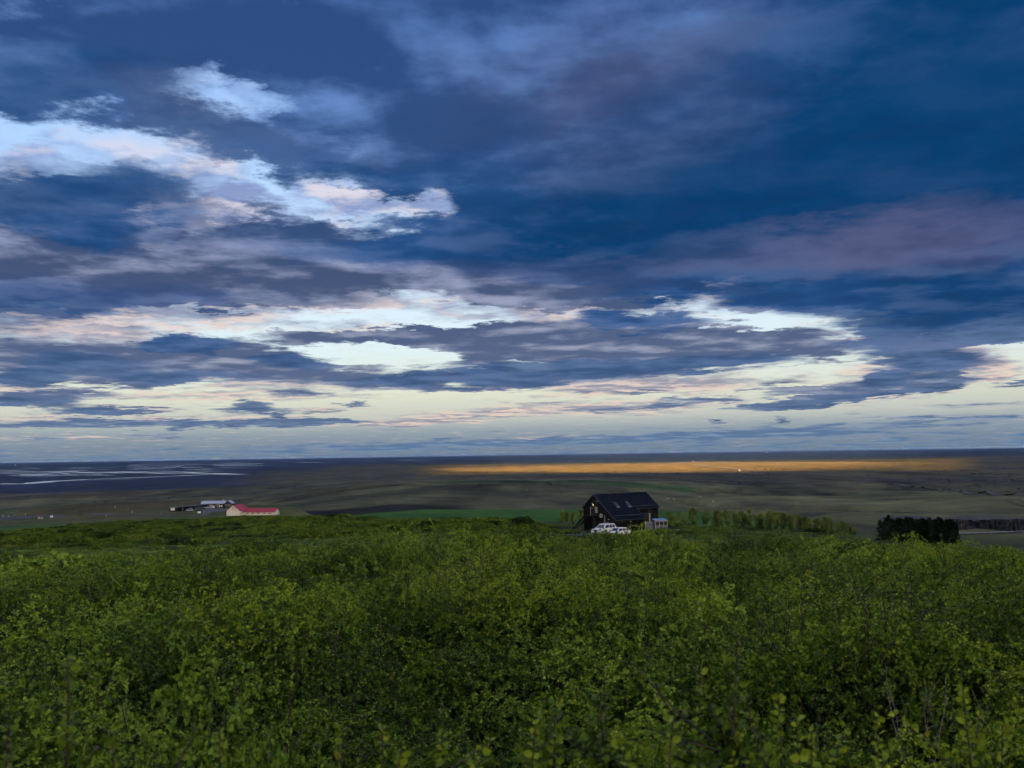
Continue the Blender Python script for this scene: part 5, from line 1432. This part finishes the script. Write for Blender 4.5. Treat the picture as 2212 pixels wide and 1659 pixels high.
# dark heath and lava hummocks on the hills and the plain
hum = source_collection('hummock_source', [clump_mesh(340 + i, 170, 3.0, 1.6, 1.0, M['heather']) for i in range(3)])
n = 9000
cc = r.uniform(-60, 2560, n); d_ = np.exp(r.uniform(math.log(1300), math.log(5200), n))
a_ = np.arctan((cc - 1250) / 2450); gx, gy = d_ * np.sin(a_), d_ * np.cos(a_)
dens = fbm(gx / 160, gy / 420, 24, 5, .6)
k = (r.random(n) < np.clip((dens - .47) * 4, .02, .8) * (.4 + .6 * (d_ > 1900))) & ~((cc < 330) & (d_ < 950)) & ~((cc > 330) & (cc < 640) & (d_ < 860)) & ~((cc < 900) & (d_ > 3100))
gx, gy, d_ = gx[k], gy[k], d_[k]
ex = 500; ec = r.uniform(2080, 2330, ex); ed = r.uniform(640, 760, ex); ea = np.arctan((ec - 1250) / 2450); kk_ = fbm(ec / 40, ed / 30, 99, 2) > .45
gx = np.concatenate([gx, (ed * np.sin(ea))[kk_]]); gy = np.concatenate([gy, (ed * np.cos(ea))[kk_]]); d_ = np.concatenate([d_, ed[kk_]])
sz = r.uniform(.3, .8, len(gx)) * (.40 + d_ / 4200)
o = scatter('heath', np.stack([gx, gy, ground(gx, gy) - .2], 1), np.stack([sz * 1.6, sz * 1.6, sz * .8], 1), r.uniform(0, 6.28, len(gx)), r.integers(0, 3, len(gx)), hum)
tag(o, 'dark heath clumps scattered over the hills and plain', 'heath', kind='stuff')

# ------------------------------------------------------------------ twigs rising in front of the lens
def sprig_meshes(seed, h, leaf, side_n=5, sway=.05):
    r = np.random.default_rng(seed); ts = np.linspace(0, 1, 9)[:, None]
    top = np.array([r.uniform(-sway, sway), r.uniform(-sway, sway), h]); sl_ = .30
    pl = top * ts + np.array([r.uniform(-.06, .06), r.uniform(-.06, .06), 0]) * np.sin(ts * 3.1) + r.normal(size=(9, 3)) * .006
    Br = [tube_chain(pl, np.linspace(.007, .002, 9), 5)]; P = []; Dr = []; S = []; LV = []
    def leafy(a, b_, n):
        g = (np.arange(n) + .5) / n; p = a + (b_ - a) * g[:, None]; ph = np.arange(n) * 2.4 + r.uniform(0, 6)
        td = unit(b_ - a); a1 = unit(np.cross(td, np.array([.3, .8, .1]))); a2 = np.cross(td, a1)
        P.append(p); Dr.append(a1 * np.cos(ph)[:, None] + a2 * np.sin(ph)[:, None] + td * .5 + r.normal(size=(n, 3)) * .2)
        S.append(leaf * r.uniform(.65, 1.15, n) * (1 - .3 * g)); LV.append(np.clip(.50 + .40 * g + r.normal(size=n) * .15, 0, 1))
    leafy(pl[4], pl[8], int(75 * h))
    for k in range(side_n):
        f = r.integers(4, 8); q = pl[f]; td = unit(r.normal(size=3) * np.array([1, 1, .3]) + np.array([0, 0, .9])); e = q + td * r.uniform(.14, .32)
        Br.append(tube_chain(np.array([q, (q + e) / 2 + r.normal(size=3) * .01, e]), [.004, .003, .0015], 4)); leafy(q, e, 32)
    V, Fc, lv = leaves_mesh(np.vstack(P), np.vstack(Dr), np.concatenate(S), np.concatenate(LV), r)
    BV, BF = cat(Br)
    return np_mesh('sprig_leaves', V, Fc, M['birch_leaf'], True, {'lv': lv}), np_mesh('sprig_branches', BV, BF, M['bark'], True)
# (photo column, photo row of the tip on the 2212 grid, distance, label)
sprigs = [(150, 1425, 2.2, 'leafy birch twig rising blurred at the lower left'), (20, 1535, 2.0, 'blurred twig tip at the left edge'), (95, 1545, 2.1, 'short blurred twig right of the left edge'), (215, 1600, 2.3, 'low blurred twig at the bottom left corner'),
          (1600, 1370, 2.5, 'tallest blurred birch twig at the lower right'), (1495, 1440, 2.6, 'blurred twig left of the tallest one'), (1345, 1455, 2.7, 'leafy twig tip left of the tall pair'), (1660, 1500, 2.4, 'blurred twig right of the tallest one'),
          (1230, 1520, 2.6, 'low leafy twig at bottom centre right'), (1160, 1560, 2.4, 'blurred leafy tip at bottom centre'), (820, 1560, 2.3, 'large blurred twig tip at bottom centre left'), (700, 1570, 2.4, 'small twig left of the bottom centre'),
          (1430, 1560, 2.3, 'low blurred twig under the tall pair'), (2040, 1480, 3.0, 'thin twig tip at right in front of the grass'), (1890, 1550, 2.7, 'low twig left of the grassy opening'), (2190, 1560, 2.8, 'twig at the right edge of the picture'),
          (430, 1590, 2.5, 'low twig left of the bright willow'), (1000, 1590, 2.4, 'low twig tip at the bottom edge near centre'), (1750, 1590, 2.3, 'blurred twig at the bottom edge right')]
for i, (u, v, d, lb) in enumerate(sprigs):
    dr_ = pdir(u, v); s_ = d / math.hypot(dr_.x, dr_.y)
    x, y, zt_ = dr_.x * s_, dr_.y * s_, EYE + dr_.z * s_
    zg = float(ground(x, y)); o = empty('birch_twig', (x, y, zg - .05), r.uniform(0, 6.28), lb, 'twig', None)
    h = max(zt_ - zg + .05, .3)
    a, b_ = sprig_meshes(400 + i, h, .031, 13 + i % 4); link_mesh('leaves', a, o); link_mesh('stem', b_, o)

# a bare, dead shrub standing out of the thicket and two dead branches
def bare_mesh(seed, h, n=11, spread=.35):
    r = np.random.default_rng(seed); Br = []
    for k in range(n):
        a = r.uniform(0, 6.28); tip = np.array([math.cos(a) * spread * r.random(), math.sin(a) * spread * r.random(), h * r.uniform(.6, 1)])
        ts = np.linspace(0, 1, 7)[:, None]; pl = tip * ts + r.normal(size=(7, 3)) * .03; Br.append(tube_chain(pl, np.linspace(.008, .002, 7), 4))
        for q in range(5):
            i = r.integers(2, 6); td = unit(r.normal(size=3) * np.array([1, 1, .4]) + np.array([0, 0, 1])); e = pl[i] + td * h * .25 * r.random()
            Br.append(tube_chain(np.array([pl[i], (pl[i] + e) / 2 + r.normal(size=3) * .02, e]), [.0035, .003, .0015], 3))
    return cat(Br)
for u, v, d, hh, lb, sd_ in ((372, 1192, 17.0, 2.0, 'bare pale twigs of a dead shrub standing out of the thicket', 3), (600, 1500, 5.6, .7, 'grey dead branches showing beside the bright willow', 5), (1975, 1440, 7.0, .8, 'bare grey branches in the dark gap at right', 8), (2080, 1445, 7.4, .8, 'second bare branch right of the dark gap', 9)):
    dr_ = pdir(u, v); s_ = d / math.hypot(dr_.x, dr_.y); x, y = dr_.x * s_, dr_.y * s_; zg = float(ground(x, y))
    BV, BF = bare_mesh(sd_, 1.0, 9 if d > 10 else 5, .4)
    o = empty('dead_shrub', (x, y, zg), 0, lb, 'shrub'); h = EYE + dr_.z * s_ - zg; o.scale = (hh * .8, hh * .8, max(h, .4))
    link_mesh('branches', np_mesh('dead_branches', BV, BF, M['pale_bark'], True), o)

# one bright willow at the lower middle and a leggy taller birch at left, as in the photograph
for u, v, d, sc_, src, lb in ((520, 1455, 4.7, 1.0, 4, 'bright yellow green willow bush at the lower left of centre'), (1500, 1195, 19.0, 1.5, 5, 'pale green willow clump right of centre on the slope'), (1380, 1215, 16.0, 1.4, 4, 'bright willow clump in the middle of the slope'),
                              (1800, 1210, 15.0, 1.6, 5, 'broad pale green willow clump at the right of the slope'), (415, 1160, 19, 1.5, 2, 'leggy birch standing taller than the thicket at left')):
    dr_ = pdir(u, v); s_ = d / math.hypot(dr_.x, dr_.y); x, y = dr_.x * s_, dr_.y * s_; zg = float(ground(x, y)); h = EYE + dr_.z * s_ - zg
    o = empty('willow_bush' if src >= 4 else 'birch_bush', (x, y, zg), .7 * sc_, lb, 'bush'); o.scale = (sc_, sc_, max(h, .5) / 1.12)
    link_mesh('leaves', srcs[src][0], o); link_mesh('branches', srcs[src][1], o)

# ------------------------------------------------------------------ grass in the opening at the lower right
def grass_mesh():
    r = np.random.default_rng(77); n = 5200
    x = 2.75 + 1.5 * (r.random(n) * 2 - 1); y = 5.0 + 1.5 * (r.random(n) * 2 - 1)
    z = ground(x, y); h = r.uniform(.18, .5, n); lx = r.normal(size=n) * .10; ly = r.normal(size=n) * .10; w_ = .004
    a = r.uniform(0, 6.28, n); dx, dy = np.cos(a) * w_, np.sin(a) * w_
    V = np.stack([np.stack([x - dx, y - dy, z], 1), np.stack([x + dx, y + dy, z], 1), np.stack([x + lx * .4 + dx * .7, y + ly * .4 + dy * .7, z + h * .6], 1), np.stack([x + lx * .4 - dx * .7, y + ly * .4 - dy * .7, z + h * .6], 1), np.stack([x + lx, y + ly, z + h], 1)], 1)
    i = np.arange(n)[:, None] * 5
    Fc = np.concatenate([np.concatenate([i, i + 1, i + 2], 1), np.concatenate([i, i + 2, i + 3], 1), np.concatenate([i + 3, i + 2, i + 4], 1)])
    return np_mesh('grass', V.reshape(-1, 3), Fc, M['grass'], False, {'lv': np.repeat(r.random(n), 5)})
o = link_mesh('grass', grass_mesh()); tag(o, 'dry grass in the opening at the lower right', 'grass', kind='stuff')

# ------------------------------------------------------------------ saplings behind the cabin, spruces at right
def sapling_meshes(seed, h=3.0, wd=1.3, n=2600):
    r = np.random.default_rng(seed); ts = np.linspace(0, 1, 8)[:, None]
    pl = np.array([r.normal() * .06, r.normal() * .06, h * .96]) * ts + r.normal(size=(8, 3)) * .02
    Br = [tube_chain(pl, np.linspace(.05, .01, 8), 6)]
    P = []; D_ = []
    for k in range(26):
        f = r.uniform(.04, .95); q = np.array([0, 0, h * f]); a = r.uniform(0, 6.28); ln = 1.2 * wd * .5 * (1 - f) ** .5 * min(1, .45 + f * 1.6) * r.uniform(.6, 1.15) + .10
        e = q + np.array([math.cos(a) * ln, math.sin(a) * ln, ln * 1.1]); Br.append(tube_chain(np.array([q, (q + e) / 2 + np.array([0, 0, -.04]), e]), [.02, .013, .005], 4))
        m = int(n / 26); g = r.random(m) ** .7; P.append(q + (e - q) * g[:, None] + r.normal(size=(m, 3)) * .09 * np.array([1, 1, 1.3])); D_.append(r.normal(size=(m, 3)) + np.array([0, 0, .6]))
    P = np.vstack(P); D_ = np.vstack(D_)
    V, Fc, lv = leaves_mesh(P, D_, .14 * r.uniform(.7, 1.3, len(P)), np.clip(.3 + .3 * P[:, 2] / h + r.normal(size=len(P)) * .2, 0, 1), r, LEAF4, LEAF4_F)
    BV, BF = cat(Br)
    return np_mesh('sapling_crown', V, Fc, M['sapling_leaf'], True, {'lv': lv}), np_mesh('sapling_trunk', BV, BF, M['bark'], True)
SAP = [sapling_meshes(500, 3, 2.0), sapling_meshes(501, 3, 1.6), sapling_meshes(502, 3, 2.4), sapling_meshes(503, 3, 1.4)]
# (column, top row, base row) on the 2500 grid
sap = [(1365, 1240, 1263), (1377, 1245, 1263), (1393, 1243, 1264), (1411, 1236, 1265), (1422, 1240, 1265),
       (1628, 1245, 1270), (1637, 1246, 1270), (1660, 1243, 1273), (1684, 1242, 1277), (1714, 1248, 1279), (1738, 1246, 1281), (1752, 1258, 1281), (1767, 1248, 1282), (1788, 1252, 1283), (1802, 1251, 1284), (1822, 1249, 1285),
       (1840, 1264, 1286), (1851, 1262, 1286), (1870, 1256, 1288), (1885, 1254, 1288), (1900, 1257, 1288), (1920, 1260, 1289), (1937, 1262, 1290), (1955, 1264, 1292), (1985, 1268, 1294), (2003, 1265, 1294), (2020, 1270, 1295), (2045, 1276, 1298), (2065, 1279, 1299)]
sap += [(u_, 1262 + (u_ - 1845) * .085 + 3 * math.sin(u_), 1288 + (u_ - 1845) * .05) for u_ in range(1846, 2080, 19)]; sap.sort()
cnt = {}
for i, (u, vt, vb) in enumerate(sap):
    d = 214.0 + 6 * math.sin(i * 1.7) + (4 if u > 1800 else 0)
    p = at_d(u, d); h = (vb - vt) * d / 2450 + .5
    grp, lb = (('saplings left of the cabin', 'slim sapling in the row left of the cabin') if u < 1500 else ('saplings right of the cabin, first group', 'bushy young tree in the spaced group next to the hut') if u < 1760
               else ('saplings right of the cabin, middle', 'young tree in the dense middle of the row') if u < 1910 else ('saplings right of the cabin, far end', 'low young tree at the far right end of the row'))
    lo_, hi_ = (0, 1500) if u < 1500 else (1500, 1760) if u < 1760 else (1760, 1910) if u < 1910 else (1910, 9999)
    q_ = cnt.setdefault(grp, 0); cnt[grp] += 1; tot = sum(1 for w_ in sap if lo_ <= w_[0] < hi_)
    lb += ', %s from the left' % ORD[q_] if q_ < min(11, (tot + 1) // 2) else ', %s from its right end' % ORD[tot - 1 - q_]
    o = empty('young_tree', p - Vector((0, 0, .1)), i * 1.3, lb, 'tree', grp)
    a, b_ = SAP[i % 4]; s_ = h / 3.0; o.scale = (s_ * 1.05, s_ * 1.05, s_)
    link_mesh('crown', a, o); link_mesh('trunk', b_, o)

def spruce_meshes(seed, h=8.0, wd=3.0):
    r = np.random.default_rng(seed); P = []; D_ = []; S = []
    Br = [tube_chain(np.array([(0, 0, 0), (r.normal() * .05, 0, h * .5), (0, 0, h)]), [.13, .08, .02], 6)]
    for k in range(95):
        f = r.uniform(.10, .98); a = r.uniform(0, 6.28); ln = wd * .5 * (1 - f) ** 1.0 * r.uniform(.6, 1.2) + .06
        q = np.array([0, 0, h * f]); e = q + np.array([math.cos(a) * ln, math.sin(a) * ln, ln * (.35 - .5 * (1 - f))])
        m = 26; g = r.random(m); P.append(q + (e - q) * g[:, None] + r.normal(size=(m, 3)) * .07); dd_ = unit(e - q); D_.append(dd_ + r.normal(size=(m, 3)) * .5); S.append(.42 * r.uniform(.6, 1.2, m))
    P = np.vstack(P); V, Fc, lv = leaves_mesh(P, np.vstack(D_), np.concatenate(S), r.random(len(P)), r, LEAF4 * np.array([.6, 1, 1]), LEAF4_F)
    BV, BF = cat(Br)
    return np_mesh('spruce_crown', V, Fc, M['needles'], True, {'lv': lv}), np_mesh('spruce_trunk', BV, BF, M['bark'], True)
SPC = [spruce_meshes(600, 8, 3.8), spruce_meshes(601, 8, 4.4), spruce_meshes(602, 8, 3.2)]
k = 0
for u in np.linspace(2136, 2320, 40):
    d = 372 + (0, 16, 7, 24)[k % 4] + 6 * math.sin(k * 3.7)
    vt = 1273 - 16 * float(fbm(k * 1.3, 7.7, 6, 2)) - 3 * math.sin(k * 5.1) + (4 if u > 2290 or u < 2150 else 0)
    p = at_d(u + 3 * math.sin(k * 2.1), d); hor = 1130 - 37 * u / 2500
    h = EYE - (vt - hor + 1) * d * math.cos(math.atan((u - 1250) / 2450)) / 2450 - p.z
    lb = 'dark spruce in the left half of the conifer stand' if k < 13 else 'dark spruce in the middle of the conifer stand' if k < 27 else 'dark spruce at the cliff end of the conifer stand'
    o = empty('spruce_tree', p - Vector((0, 0, .2)), k * 2.0, lb, 'tree', 'spruces, left of the stand' if k < 13 else 'spruces, middle of the stand' if k < 27 else 'spruces, cliff end of the stand')
    s_ = h / 8.0; o.scale = (s_, s_, s_); a, b_ = SPC[k % 3]
    link_mesh('crown', a, o); link_mesh('trunk', b_, o); k += 1
